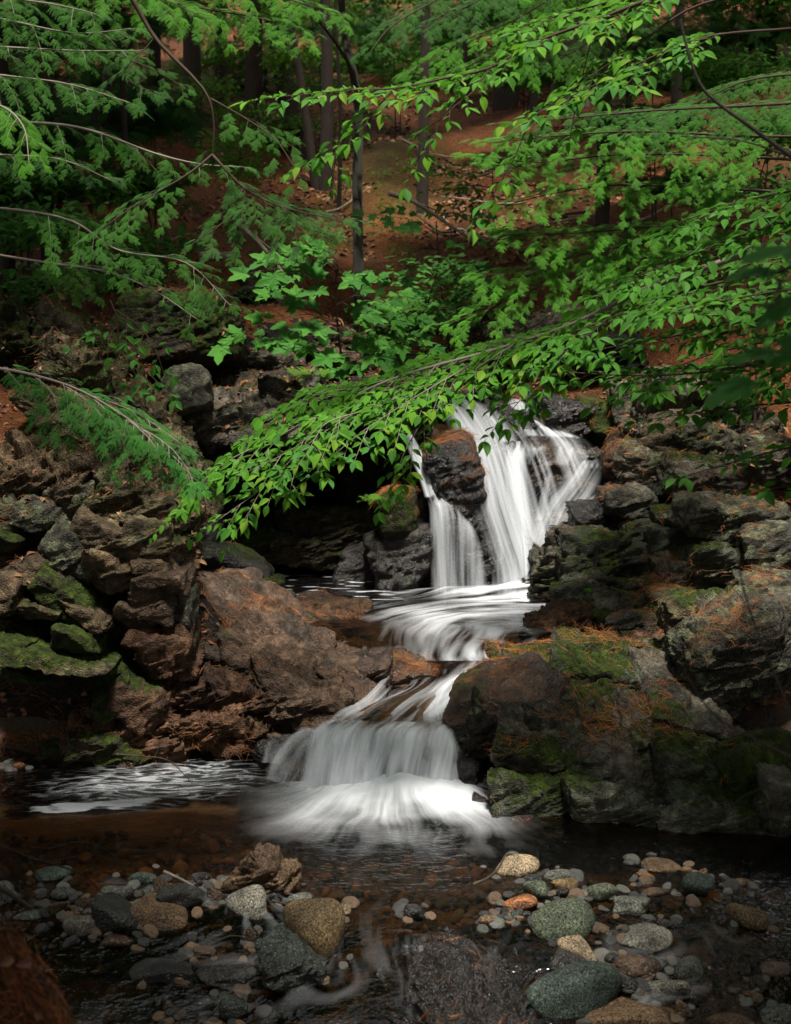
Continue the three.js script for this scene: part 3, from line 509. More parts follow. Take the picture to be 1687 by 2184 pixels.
stone('grey rounded stone in the lower right corner', 1654, 2166, 92, 60, 'grey');
stone('flat reddish brown stone on the bottom edge, right', 1552, 2174, 134, 44, 'brown', { soft: 12 });
stone('small red brown pebble in the lower right riffle', 1596, 2120, 32, 17, 'orange', { wet: true });
stone('black stone wedged beside the angular boulder', 1343, 2106, 46, 32, 'dark', { soft: 14, wet: true });
stone('small brown stone in front of the broad pale one', 1373, 2123, 32, 24, 'brown');
stone('greenish brown stone on the bottom edge right of the slab', 1458, 2158, 42, 48, 'gold', { wet: true });
stone('black pointed wedge sticking out of the riffle in the centre', 886, 1946, 56, 36, 'dark', { soft: 30, wet: true, rz: -24 });
stone('small brown pebble right of the black wedge', 1038, 1963, 30, 19, 'brown');
stone('small black wet stone left of the big green boulder', 1076, 1947, 28, 20, 'dark', { wet: true });
stone('small dark stone under the orange brown one', 1098, 1952, 28, 18, 'slate', { wet: true });
stone('small dark stone touching the big green boulder', 1126, 1950, 32, 20, 'dark', { wet: true });
stone('little brown stone behind the big green boulder', 1217, 1915, 28, 17, 'brown');
stone('low black stone beneath the small grey one', 1136, 1875, 48, 18, 'dark', { wet: true, soft: 14 });
stone('black stone between the olive and brown stones', 1196, 1906, 34, 22, 'dark', { wet: true });
stone('brown stone peeping from behind the dark grey round one', 1496, 1864, 36, 22, 'gold');
stone('sunken brown slab in the right part of the pool', 1402, 1848, 96, 28, 'gold', { wet: true, deep: 0.7 });
stone('sunken brown stone behind the rough cracked one', 1394, 1902, 80, 28, 'brown', { wet: true });
stone('sunken pale stone at the far right of the pool', 1578, 1882, 60, 22, 'gold', { wet: true });
stone('small black stone left of the yellow brown one', 1543, 1967, 34, 26, 'dark', { wet: true });
stone('low black stone right of the rough cracked one', 1420, 1970, 50, 28, 'dark', { wet: true });
stone('flat black stone between the big green boulder and the pale stone', 1306, 1990, 46, 20, 'dark', { wet: true });
stone('sunken brown stone by the right edge of the riffle', 1656, 2070, 70, 34, 'brown', { wet: true });
stone('orange brown stone beside the small pebble at the far left shore', 40, 1634, 28, 17, 'orange');
stone('small grey pebble at the far left shore', 14, 1628, 22, 16, 'granite');
{                                                                      // pebbles too small to tell apart
  const r = rng(91), mats = [], cols = [], q = new THREE.Quaternion(), S = V3(), P = V3();
  const pal = [[0.1, 0.065, 0.04], [0.05, 0.045, 0.04], [0.08, 0.08, 0.065], [0.13, 0.08, 0.04], [0.03, 0.028, 0.026]];
  for (let i = 0; i < 2600; i++) {
    const d = 4.3 + 2.9 * Math.pow(r(), 1.2), x = lerp(-2.3, 2.4, r()), s = 0.012 + 0.035 * r() * r(); if (x < chanL(d) - 0.3) continue;
    P.set(x, ground(x, d) + s * 0.3 + 0.02, -d); q.setFromEuler(new THREE.Euler(r() * 6, r() * 6, r() * 6)); S.set(s * (0.8 + 0.6 * r()), s * 0.7, s * (0.8 + 0.6 * r()));
    mats.push(new THREE.Matrix4().compose(P, q, S)); const c = pal[floor(r() * 5)], k = 0.7 + 0.6 * r(); cols.push(rgb(c[0] * k, c[1] * k, c[2] * k));
  }
  const g = new THREE.IcosahedronGeometry(1, 2); g.computeVertexNormals();
  tag(scatter(scene, 'gravel', g, std({ roughness: 0.85, bumpMap: grainBump, bumpScale: 0.004 }), mats, cols), 'brown and grey gravel on the stream bed', 'gravel');
}
{                                                                      // small cobbles packed round the larger stones
  const r = rng(93), mats = [], cols = [], pal = [[0.085, 0.055, 0.034], [0.04, 0.038, 0.035], [0.07, 0.072, 0.06], [0.10, 0.064, 0.036], [0.03, 0.029, 0.027], [0.075, 0.068, 0.056]];
  for (const { p, r: R } of stoneSpots) for (let i = 0; i < 6; i++) { const a = r() * 6.283, q = R * (0.95 + 0.7 * r()), s = 0.014 + 0.03 * r() * r(), x = p.x + cos(a) * q, d = -p.z + sin(a) * q; mats.push(new THREE.Matrix4().compose(V3(x, waterLevel(x, d) + s * (0.6 * r() - 0.45), -d), new THREE.Quaternion().setFromEuler(new THREE.Euler(0.5 * r(), r() * 6, 0.5 * r())), V3(s * (0.9 + 0.7 * r()), s * (0.5 + 0.35 * r()), s * (0.8 + 0.5 * r())))); const c = pal[floor(r() * 6)], k = 0.7 + 0.7 * r(); cols.push(rgb(c[0] * k, c[1] * k, c[2] * k)); }
  const g = new THREE.IcosahedronGeometry(1, 3), v = g.attributes.position; for (let i = 0; i < v.count; i++) { const X = v.getX(i), Y = v.getY(i), Z = v.getZ(i), k = 1 + 0.45 * fbm(X * 1.3, Y * 1.3, Z * 1.3 + 5, 3); v.setXYZ(i, X * k, Y * k, Z * k); } g.computeVertexNormals();
  tag(scatter(scene, 'cobbles', g, std({ roughness: 0.5, specularIntensity: 0.6, bumpMap: grainBump, bumpScale: 0.004 }), mats, cols), 'small wet cobbles packed between the larger stream stones', 'cobbles');
}
rockAt(thing('bedrock_ledge', 'flat dark wet ledge strewn with needles at the bottom centre', 'ledge', null, place(985, 2140, 5.0)), 'ledge_rock', 950, 2138, 5.1, 470, 130, 1.0, 'wetdark', { rx: 10, rz: 4, layers: 0.07, th: 0.05, bl: 0.25, soft: 4, jit: 0.9, cuts: 14, cut: 0.7, spots: 'needles', moss: 0 });
// ---------------------------------------------------------------- water
M.water = new THREE.MeshPhysicalMaterial({ color: rgb(0.46, 0.34, 0.21), transmission: 1, thickness: 0, roughness: 0.16, ior: 1.33, bumpMap: rep(rippleBump, 1), bumpScale: 0.016 });
M.foam = new THREE.MeshPhysicalMaterial({ color: rgb(0.80, 0.82, 0.86), vertexColors: true, transparent: true, roughness: 0.9, transmission: 0.25, thickness: 0 });
function sheet(name, label, xs, ds, level, nx = 70, nd = 90) {
  const pos = [], uv = [], idx = [];
  for (let j = 0; j <= nd; j++) for (let i = 0; i <= nx; i++) { const x = lerp(xs[0], xs[1], i / nx), d = lerp(ds[0], ds[1], j / nd); pos.push(x, level(x, d), -d); uv.push(x * 1.0, d * 1.6); }
  for (let j = 0; j < nd; j++) for (let i = 0; i < nx; i++) { const a = j * (nx + 1) + i; idx.push(a, a + 1, a + nx + 1, a + 1, a + nx + 2, a + nx + 1); }
  return meshThing(name, geom(pos, idx, uv), M.water, label, 'water', null, 'structure');
}
sheet('pool_water', 'dark brown water of the lower pool and the riffle below it', [-3.4, 3.6], [3.4, 7.5], (x, d) => waterLevel(x, d) + 0.012 * fbm(x * 3, d * 3, 4, 3) * (1 + 2 * sstep(5.8, 5.2, d)));
const MID = 0.56, midLevel = (d) => MID - 0.125 * sstep(8.8, 8.3, d);
sheet('middle_pool_water', 'dark water of the middle pool below the upper fall', [-1.6, 1.5], [8.32, 11.3], (x, d) => midLevel(d) + 0.008 * fbm(x * 4, d * 4, 9, 3), 80, 80);

// foam: white water whose cover thins out in streaks; cover(x, d) is how much of the surface it hides
function foam(parent, name, xs, ds, level, cover, nx, nd) {
  const pos = [], col = [], idx = [], A = [];
  for (let j = 0; j <= nd; j++) for (let i = 0; i <= nx; i++) { const x = lerp(xs[0], xs[1], i / nx), d = lerp(ds[0], ds[1], j / nd), a = clamp(cover(x, d)); pos.push(x, level(x, d, a), -d); col.push(1, 1, 1, a); A.push(a); }
  for (let j = 0; j < nd; j++) for (let i = 0; i < nx; i++) { const a = j * (nx + 1) + i, b = a + 1, c = a + nx + 1, e = c + 1; if (A[a] + A[b] + A[c] + A[e] < 0.01) continue; idx.push(a, b, c, b, e, c); }
  return part(parent, name, geom(pos, idx, null, col, 4), M.foam);
}
const lower = thing('lower_waterfall', 'broad white curtain of water falling into the lower pool', 'waterfall'); lower.userData.kind = 'structure';
const upper = thing('upper_waterfall', 'tall white cascade splitting round dark rocks above the middle pool', 'waterfall'); upper.userData.kind = 'structure';
{ // boil and fan of foam under the lower fall
  const c = place(850, 1640, 7.25);
  foam(lower, 'foam_fan', [-1.15, 1.02], [5.6, 7.32], (x, d, a) => waterLevel(x, d) + 0.012 + 0.10 * Math.exp(-(((x - 0.02) / 0.42) ** 2) - (((d - 7.02) / 0.22) ** 2)) * (1 + 0.4 * fbm(x * 7, d * 7, 3, 3)) + 0.02 * fbm(x * 6, d * 6, 8, 3) * a, (x, d) => {
    const dx = x - c.x, dz = 7.5 - d, ang = Math.atan2(dx, dz), r = Math.hypot(dx * 0.95, dz), w = 0.10 * fbm(x * 2.6, d * 2.6, 5, 3);
    const st = 0.55 * vn((ang + w) * 15, r * 2.2, 1) + 0.35 * vn((ang + w) * 38, r * 3.5, 7) + 0.22 * vn((ang + w) * 90, r * 5, 2);
    const puff = 0.9 * fbm(x * 4.2, d * 6, 17, 3), edge = sstep(-0.95, -0.4, x) * sstep(0.85, 0.4, x) * lerp(1, sstep(0.56, 0.36, x + 0.1 * st), sstep(6.7, 6.95, d));
    const body = 1.25 * Math.exp(-((r / 0.60) ** 2)) + 0.75 * Math.exp(-((r / 0.86) ** 2)) * sstep(1.05, 0.5, Math.abs(ang)) + 0.7 * Math.exp(-(((x - 0.05) / 0.62) ** 2) - ((d - 7.1) / 0.25) ** 2);
    return (body * (0.66 + 0.5 * st + 0.75 * puff) - 0.05 * (1 - body)) * edge * sstep(5.5, 5.95, d + 0.12 * st);
  }, 330, 280);
  // drifting flecks turning in the eddy on the left
  foam(lower, 'foam_flecks', [-2.15, -0.62], [6.55, 7.66], (x, d) => waterLevel(x, d) + 0.014, (x, d) => {
    const u = x + 0.16 * fbm(x * 2.4, d * 2.4, 3, 2), v = d + 0.16 * fbm(x * 2.4 + 7, d * 2.4, 3, 2), k = Math.abs(fbm(u * 7, v * 19, 2, 4)), f = vn(u * 16, v * 52, 6);
    const cx = (x + 1.28 + (7.25 - d) * 0.55) / 0.56, cd = (d - 7.22) / 0.40, m = Math.exp(-(cx * cx) - cd * cd);
    return sstep(0.0, 1.0, m * 1.15 * (0.3 + 0.6 * sstep(0.2, 0.0, k) + 0.5 * sstep(-0.2, 0.8, f)) - 0.12) * 0.42;
  }, 320, 250);
  foam(lower, 'foam_raft', [-2.0, -1.1], [6.5, 7.0], (x, d) => waterLevel(x, d) + 0.018, (x, d) => { const e = 1 - ((x + 1.58) / 0.33) ** 2 - ((d - 6.82 - 0.18 * (x + 1.58)) / 0.085) ** 2; return sstep(0.0, 0.5, e + 1.3 * fbm(x * 9, d * 24, 3, 4)) * 0.42; }, 160, 90);
  // riffles between the stones downstream
  foam(lower, 'foam_riffles', [-1.6, 2.3], [4.3, 5.95], (x, d) => waterLevel(x, d) + 0.022 + 0.012 * fbm(x * 3, d * 3, 4, 3) * 3, (x, d) => {
    const w = 0.9 * fbm(x * 1.3, d * 1.3, 1, 3), flow = x * 0.35 + d * 0.9, across = x * 0.9 - d * 0.35 + w;
    const st = 0.6 * vn(across * 30, flow * 4, 2) + 0.4 * vn(across * 64, flow * 7, 5), zone = sstep(0.0, 0.35, fbm(x * 1.7 + 4, d * 1.9, 11, 3)) + 0.9 * Math.exp(-(((x + 0.55) / 0.35) ** 2) - ((d - 5.2) / 0.4) ** 2) + 0.8 * Math.exp(-(((x - 0.42) / 0.13) ** 2) - ((d - 4.8) / 0.35) ** 2);
    return clamp(zone) * sstep(0.12, 1.0, 0.25 + st + 0.9 * fbm(x * 6, d * 6, 3, 3)) * 0.13 * sstep(4.3, 4.5, d) * sstep(5.93, 5.6, d);
  }, 360, 170);
  // white water spreading over the middle pool
  const u = place(1130, 1280, 10.0);
  foam(upper, 'foam_tongue', [-0.8, 1.15], [8.32, 10.6], (x, d, a) => midLevel(d) + 0.012 + 0.10 * Math.exp(-(((x - u.x) / 0.3) ** 2) - ((d - 9.98) / 0.2) ** 2) + 0.05 * Math.exp(-(((x - 0.45) / 0.4) ** 2) - ((d - 10.02) / 0.12) ** 2) + 0.02 * fbm(x * 6, d * 6, 8, 3) * a, (x, d) => {
    const path = lerp(0.35, 1.0, sstep(8.4, 10.2, d)), dx = x - path, w = 0.10 * fbm(x * 2.3, d * 2.3, 5, 3), px = x - 1.0, pd = d - 8.45, rr = Math.hypot(px, pd) + w, an = Math.atan2(px, pd), st = 0.5 * vn(rr * 11, an * 2.2, 1) + 0.4 * vn(rr * 26, an * 3, 4) + 0.25 * vn(rr * 60, an * 5, 6);
    const body = 1.3 * Math.exp(-(((x - 0.95) / 0.34) ** 2) - ((d - 9.95) / 0.42) ** 2) + 0.95 * Math.exp(-((dx / 0.42) ** 2) - ((d - 9.2) / 0.7) ** 2) + 1.1 * Math.exp(-(((x - 0.48) / 0.40) ** 2) - ((d - 9.98) / 0.15) ** 2) + 0.5 * Math.exp(-(((x + 0.05) / 0.55) ** 2) - ((d - 9.35) / 0.3) ** 2) + 0.9 * Math.exp(-(((x - 0.55) / 0.24) ** 2) - ((d - 8.55) / 0.35) ** 2);
    return clamp(body * (0.5 + 0.85 * st + 0.4 * fbm(x * 5, d * 5, 3, 2)) - 0.07) * 0.8;
  }, 220, 240);
  foam(upper, 'foam_flecks', [-1.35, 0.2], [9.7, 11.0], (x, d) => MID + 0.012, (x, d) => { const w = 0.3 * fbm(x * 2, d * 2, 6, 2); return sstep(0.35, 0.75, vn(x * 9 + w * 9, d * 26, 3) + 0.3 * fbm(x * 2, d * 3, 8, 2) - 0.02) * 0.5 * sstep(0.2, -0.3, x) * sstep(11, 10.7, d); }, 150, 180);
}
// a falling sheet: rows of [left column, left row, metres, right column, right row, metres] from top to foot
function fall(parent, name, rows, o = {}) {
  const nu = o.nu ?? 90, nv = o.nv ?? 44, seed = o.seed ?? 1;
  const L = new THREE.CatmullRomCurve3(rows.map((r) => place(r[0], r[1], r[2]))), R = new THREE.CatmullRomCurve3(rows.map((r) => place(r[3], r[4], r[5])));
  for (let layer = 0; layer < (o.layers ?? 2) + 1; layer++) {
    const pos = [], col = [], idx = [];
    for (let j = 0; j <= nv; j++) { const t = j / nv, a = L.getPoint(t), b = R.getPoint(t), w = a.distanceTo(b);
      for (let i = 0; i <= nu; i++) { const u = i / nu, p = a.clone().lerp(b, u), s = u * (o.width ?? w), q = seed * 7 + layer * 3.3;
        const ridge = 0.45 * vn(s * 15 + q, t * 1.8, 1) + 0.35 * vn(s * 38 + q, t * 2.4, 2) + 0.2 * vn(s * 90, t * 3, q), wob = 0.3 * vn(s * 6 + q, t * 4, 5);
        const push = (o.bulge ?? 0.05) * sin(PI * u) + 0.022 * ridge * (0.4 + t) - 0.03 * layer;
        p.z += push; p.y += push * 0.25; pos.push(p.x, p.y, p.z);
        const side = sstep(0, o.soft ?? 0.16, u + 0.09 * wob) * sstep(0, o.soft ?? 0.16, 1 - u + 0.09 * wob), head = sstep(0, o.head ?? 0.12, t + 0.10 * vn(s * 40 + q, 1, 3) + 0.12 * vn(s * 11 + q, 1, 3) + 0.02), foot = sstep(0, 0.06, 1 - t + 0.03 * vn(s * 60, 2, q) + 0.02);
        const gap = 0.9 * (o.gap ?? 0.5) * (0.5 - 0.5 * vn(s * 9 + q, t * 1.3 + 4, 8)) ;
        const al = clamp(((o.cover ?? 0.85) + (o.streak ?? 0.6) * ridge + 0.3 * wob - gap)) * side * head * foot * (o.dense ?? 0.58); col.push(1, 1, 1, clamp(al)); } }
    for (let j = 0; j < nv; j++) for (let i = 0; i < nu; i++) { const a = j * (nu + 1) + i; idx.push(a, a + nu + 1, a + 1, a + 1, a + nu + 1, a + nu + 2); }
    part(parent, name, geom(pos, idx, null, col, 4), M.foam);
  }
}
function film(parent, rows) {                                          // clear water sliding over rock
  const L = new THREE.CatmullRomCurve3(rows.map((r) => place(r[0], r[1], r[2]))), R = new THREE.CatmullRomCurve3(rows.map((r) => place(r[3], r[4], r[5]))), pos = [], uv = [], idx = [], n = 40;
  for (let j = 0; j <= n; j++) { const a = L.getPoint(j / n), b = R.getPoint(j / n); for (let i = 0; i <= n; i++) { const p = a.clone().lerp(b, i / n); p.y += 0.012 * vn(i * 0.4, j * 0.12, 3) - 0.03 * Math.abs(i / n * 2 - 1) ** 6; pos.push(p.x, p.y, p.z); uv.push(i / n * a.distanceTo(b) * 2.5, j / n * 0.8); } }
  for (let j = 0; j < n; j++) for (let i = 0; i < n; i++) { const a = j * (n + 1) + i; idx.push(a, a + n + 1, a + 1, a + 1, a + n + 1, a + n + 2); }
  part(parent, 'water_film', geom(pos, idx, uv), M.water);
}
// lower fall: chute, lip, curtain
film(lower, [[850, 1396, 8.46, 1130, 1396, 8.46], [880, 1420, 8.3, 1100, 1415, 8.3], [862, 1462, 8.05, 1008, 1448, 8.08], [780, 1500, 7.72, 984, 1490, 7.74], [712, 1535, 7.48, 962, 1540, 7.46], [640, 1560, 7.33, 975, 1568, 7.31]]);
fall(lower, 'water_curtain', [[690, 1534, 7.45, 958, 1540, 7.44], [664, 1555, 7.31, 972, 1562, 7.30], [652, 1590, 7.18, 990, 1600, 7.18], [640, 1640, 7.12, 1004, 1650, 7.12], [632, 1692, 7.08, 1012, 1702, 7.08]], { nu: 180, nv: 40, layers: 3, dense: 0.78, streak: 1.0, cover: 0.84, gap: 1.0, bulge: 0.10, soft: 0.07, head: 0.34, seed: 2 });
fall(lower, 'water_curtain', [[640, 1550, 7.36, 720, 1556, 7.34], [600, 1580, 7.30, 690, 1592, 7.24], [575, 1620, 7.26, 672, 1640, 7.18], [560, 1660, 7.24, 668, 1684, 7.12]], { nu: 100, cover: 0.5, gap: 0.7, seed: 5 });
fall(lower, 'water_curtain', [[585, 1568, 7.42, 640, 1560, 7.42], [566, 1590, 7.38, 622, 1590, 7.36], [556, 1625, 7.36, 610, 1630, 7.32]], { nu: 60, cover: 0.45, gap: 0.7, seed: 8, layers: 1 });
fall(lower, 'water_chute', [[990, 1398, 8.42, 1100, 1396, 8.42], [960, 1430, 8.2, 1070, 1424, 8.24], [920, 1462, 7.98, 1010, 1447, 8.04], [890, 1505, 7.66, 985, 1490, 7.7], [890, 1548, 7.4, 962, 1545, 7.42], [890, 1600, 7.2, 985, 1590, 7.2]], { nu: 70, cover: 0.5, gap: 0.5, soft: 0.35, seed: 11, bulge: 0.03 });
fall(lower, 'water_chute', [[820, 1440, 8.15, 838, 1440, 8.15], [800, 1462, 8.0, 836, 1466, 7.98], [770, 1490, 7.85, 810, 1500, 7.78], [720, 1515, 7.65, 790, 1530, 7.58], [690, 1545, 7.42, 770, 1556, 7.4]], { nu: 50, cover: 0.3, gap: 0.5, seed: 14, layers: 1 });
fall(lower, 'water_chute', [[880, 1430, 8.22, 1060, 1420, 8.25], [862, 1464, 8.02, 1000, 1450, 8.05], [785, 1502, 7.70, 975, 1492, 7.71], [715, 1548, 7.42, 960, 1552, 7.4]], { nu: 120, cover: 0.24, gap: 0.5, seed: 17, layers: 1, bulge: 0.02 });
fall(lower, 'water_trickle', [[1052, 1412, 8.2, 1066, 1412, 8.2], [1046, 1436, 8.1, 1066, 1440, 8.1]], { nu: 24, nv: 20, cover: 0.7, layers: 1, seed: 19 });
fall(lower, 'water_trickle', [[1078, 1414, 8.2, 1096, 1414, 8.2], [1074, 1436, 8.1, 1094, 1440, 8.1]], { nu: 24, nv: 20, cover: 0.5, layers: 1, seed: 20 });
// upper fall
film(upper, [[880, 838, 11.7, 1080, 838, 11.9], [920, 880, 11.3, 1180, 880, 11.4], [985, 930, 11.0, 1250, 940, 11.1], [1020, 1010, 10.7, 1270, 1000, 10.75]]);
fall(upper, 'water_stream', [[925, 858, 11.2, 1000, 846, 11.3], [945, 895, 11.0, 1060, 872, 11.05], [975, 945, 10.72, 1105, 930, 10.8], [992, 1005, 10.5, 1130, 985, 10.55], [1005, 1080, 10.32, 1150, 1060, 10.34], [1030, 1160, 10.2, 1180, 1150, 10.2], [1052, 1230, 10.12, 1196, 1230, 10.12], [1050, 1284, 10.05, 1190, 1284, 10.05]], { nu: 100, nv: 80, layers: 2, dense: 0.46, cover: 0.8, gap: 0.75, streak: 0.85, seed: 23, bulge: 0.12, soft: 0.3 });
fall(upper, 'water_stream', [[1085, 945, 10.72, 1125, 940, 10.74], [1075, 990, 10.55, 1125, 985, 10.58], [1080, 1060, 10.36, 1130, 1060, 10.4], [1090, 1140, 10.2, 1140, 1150, 10.2], [1096, 1215, 10.08, 1150, 1220, 10.08], [1095, 1286, 10.0, 1165, 1286, 10.0]], { nu: 80, nv: 70, layers: 2, dense: 0.48, cover: 0.8, gap: 0.6, streak: 0.85, seed: 26, bulge: 0.10 });
fall(upper, 'water_stream', [[1215, 985, 10.58, 1295, 980, 10.58], [1185, 1030, 10.42, 1285, 1030, 10.46], [1140, 1090, 10.26, 1255, 1100, 10.3], [1115, 1160, 10.14, 1228, 1170, 10.16], [1105, 1230, 10.04, 1200, 1230, 10.04], [1098, 1290, 9.96, 1180, 1290, 9.96]], { nu: 100, nv: 70, layers: 2, dense: 0.45, cover: 0.74, gap: 0.75, streak: 0.9, seed: 29, soft: 0.28, bulge: 0.08 });
fall(upper, 'water_stream', [[1255, 1062, 10.2, 1282, 1050, 10.22], [1215, 1100, 10.16, 1255, 1095, 10.18], [1190, 1150, 10.1, 1225, 1150, 10.12]], { nu: 40, nv: 40, layers: 1, cover: 0.6, seed: 31 });
fall(upper, 'water_stream', [[1165, 1010, 10.38, 1180, 1010, 10.38], [1150, 1060, 10.32, 1172, 1060, 10.32], [1140, 1110, 10.26, 1170, 1110, 10.26]], { nu: 30, nv: 40, layers: 1, cover: 0.5, seed: 33 });
fall(upper, 'water_lip', [[1120, 945, 10.68, 1280, 960, 10.68], [1118, 972, 10.60, 1282, 985, 10.6], [1118, 990, 10.56, 1280, 1000, 10.56]], { nu: 90, nv: 30, layers: 1, cover: 0.34, gap: 0.8, seed: 36 });
fall(upper, 'water_lip', [[1075, 850, 11.3, 1130, 858, 11.3], [1090, 890, 11.1, 1160, 900, 11.1], [1110, 930, 10.9, 1250, 935, 10.9]], { nu: 70, nv: 40, layers: 1, cover: 0.55, gap: 0.5, seed: 38 });
fall(upper, 'water_thread', [[856, 925, 10.7, 876, 920, 10.7], [872, 965, 10.55, 902, 962, 10.55], [890, 1010, 10.42, 925, 1010, 10.42], [905, 1060, 10.35, 938, 1062, 10.35]], { nu: 40, nv: 60, layers: 2, cover: 0.8, gap: 0.3, seed: 41, bulge: 0.03 });
fall(upper, 'water_curtain', [[908, 1058, 10.32, 945, 1064, 10.32], [914, 1080, 10.24, 985, 1092, 10.24], [916, 1120, 10.18, 1015, 1130, 10.18], [916, 1190, 10.14, 1035, 1195, 10.14], [918, 1268, 10.1, 1046, 1270, 10.1]], { nu: 120, nv: 70, layers: 2, cover: 0.62, gap: 0.8, seed: 44, bulge: 0.06, head: 0.03 });
fall(upper, 'water_curtain', [[1030, 1160, 10.2, 1100, 1170, 10.2], [1030, 1200, 10.16, 1100, 1200, 10.16], [1032, 1268, 10.1, 1100, 1272, 10.1]], { nu: 70, nv: 30, layers: 1, cover: 0.4, gap: 0.8, seed: 47 });

fall(upper, 'water_veil', [[930, 872, 11.12, 1190, 905, 11.0], [975, 945, 10.78, 1270, 950, 10.74], [1000, 1010, 10.5, 1282, 1010, 10.52], [1020, 1085, 10.3, 1250, 1090, 10.3], [1040, 1165, 10.16, 1222, 1165, 10.14], [1050, 1250, 10.06, 1200, 1250, 10.02]], { nu: 120, nv: 50, layers: 0, cover: 0.42, dense: 0.6, gap: 0.5, streak: 0.8, soft: 0.2, seed: 51, bulge: 0.10 });
// ---------------------------------------------------------------- growth: leaves, sprays, boughs
function tube(pts, r0, r1, radial = 5, rings = 0) {                    // a tapered limb along a smooth line
  const c = new THREE.CatmullRomCurve3(pts), n = rings || Math.max(3, Math.min(40, pts.length * 4)), pos = [], uv = [], idx = [], N = V3(), B = V3();
  for (let j = 0; j <= n; j++) { const t = j / n, p = c.getPoint(t), T = c.getTangent(t); N.set(0.3, 0.1, 1).cross(T).normalize(); B.crossVectors(T, N); const r = lerp(r0, r1, Math.pow(t, 0.8));
    for (let i = 0; i <= radial; i++) { const a = i / radial * PI * 2; pos.push(p.x + r * (cos(a) * N.x + sin(a) * B.x), p.y + r * (cos(a) * N.y + sin(a) * B.y), p.z + r * (cos(a) * N.z + sin(a) * B.z)); uv.push(i / radial * 2, t * 6); } }
  for (let j = 0; j < n; j++) for (let i = 0; i < radial; i++) { const a = j * (radial + 1) + i; idx.push(a, a + 1, a + radial + 1, a + 1, a + radial + 2, a + radial + 1); }
  return geom(pos, idx, uv);
}
function leafShape(outline, fold, curl) {                              // outline: [along, half width] from base to tip; halves folded along the midrib
  const pos = [], idx = []; const z = (y, x) => fold * Math.abs(x) - curl * y * y;
  for (const s of [-1, 1]) { const o = pos.length / 3; for (const [y, w] of outline) { pos.push(0, y, z(y, 0), s * w, y + w * 0.12, z(y, w)); }
    for (let i = 0; i + 1 < outline.length; i++) { const a = o + i * 2; if (s > 0) idx.push(a, a + 1, a + 2, a + 1, a + 3, a + 2); else idx.push(a, a + 2, a + 1, a + 1, a + 2, a + 3); } }
  return geom(pos, idx);
}
const beechLeaf = [0, 1, 2].map((k) => leafShape([[-0.16, 0.01], [0, 0.015], [0.12, 0.15], [0.32, 0.265 - 0.02 * k], [0.55, 0.25], [0.78, 0.14], [0.92, 0.05], [1.02, 0.003]], 0.22 + 0.2 * k, 0.10 + 0.13 * k));
function mapleShape(k) {                                               // three main lobes and two small ones, folded along the veins
  const rim = [[0.04, -0.02], [0.26, -0.03], [0.40, 0.10], [0.36, 0.22], [0.52, 0.46], [0.34, 0.48], [0.20, 0.56], [0.16, 0.80], [0, 1.05]], pos = [0, 0.02, 0], idx = [], all = [...rim.map(([x, y]) => [x, y]), ...rim.slice(0, -1).reverse().map(([x, y]) => [-x, y])];
  for (const [x, y] of all) pos.push(x, y, 0.05 * Math.abs(x) - (0.10 + 0.1 * k) * (x * x + y * y * 0.7) + 0.04 * sin(x * 14));
  pos.push(0.012, 0.02, 0, 0, -0.5, -0.06 - 0.1 * k, -0.012, 0.02, 0);
  for (let i = 1; i < all.length; i++) idx.push(0, i, i + 1); const b = all.length + 1; idx.push(b, b + 1, b + 2);
  return geom(pos, idx).toNonIndexed();
}
const mapleLeaf = [0, 1, 2].map((k) => { const g = mapleShape(k); g.computeVertexNormals(); return g; });
function sprayShape(seed) {                                            // a flat hemlock twig, needles in two rows on every side twig
  const r = rng(seed), pos = [], idx = []; const tri = (a, b, c) => { const o = pos.length / 3; pos.push(...a, ...b, ...c); idx.push(o, o + 1, o + 2); };
  const sag = (y) => -0.22 * y * y;
  const twig = (x0, y0, z0, dx, dy, len) => { const l = Math.hypot(dx, dy), ux = dx / l, uy = dy / l, px = -uy, py = ux; const at = (t) => [x0 + ux * t, y0 + uy * t, z0 - 0.35 * t * t + sag(y0 + uy * t) - sag(y0)];
    const w = 0.006; const a = at(0), b = at(len); tri([a[0] - px * w, a[1] - py * w, a[2]], [a[0] + px * w, a[1] + py * w, a[2]], b);
    for (let t = 0.02; t < len; t += 0.022) for (const s of [-1, 1]) { const p = at(t), nl = (0.062 + 0.022 * r()) * (t > len - 0.05 ? 0.75 : 1), f = 0.45 + 0.35 * r(), tx = p[0] + (px * s + ux * f) * nl, ty = p[1] + (py * s + uy * f) * nl; tri([p[0] - ux * 0.0095, p[1] - uy * 0.0095, p[2]], [p[0] + ux * 0.0095, p[1] + uy * 0.0095, p[2]], [tx, ty, p[2] + 0.03 * (r() - 0.6)]); } };
  twig(0, 0, 0, 0, 1, 1);
  for (let i = 0; i < 9; i++) { const t = 0.06 + 0.095 * i; for (const s of [-1, 1]) if (r() > 0.08) twig(0, t + 0.03 * r(), sag(t), s * (0.6 + 0.4 * r()), 0.5 + 0.5 * r(), (0.5 - 0.34 * t) * (0.45 + 0.8 * r())); }
  return geom(pos, idx);
}
const spray = [3, 8, 15].map(sprayShape);
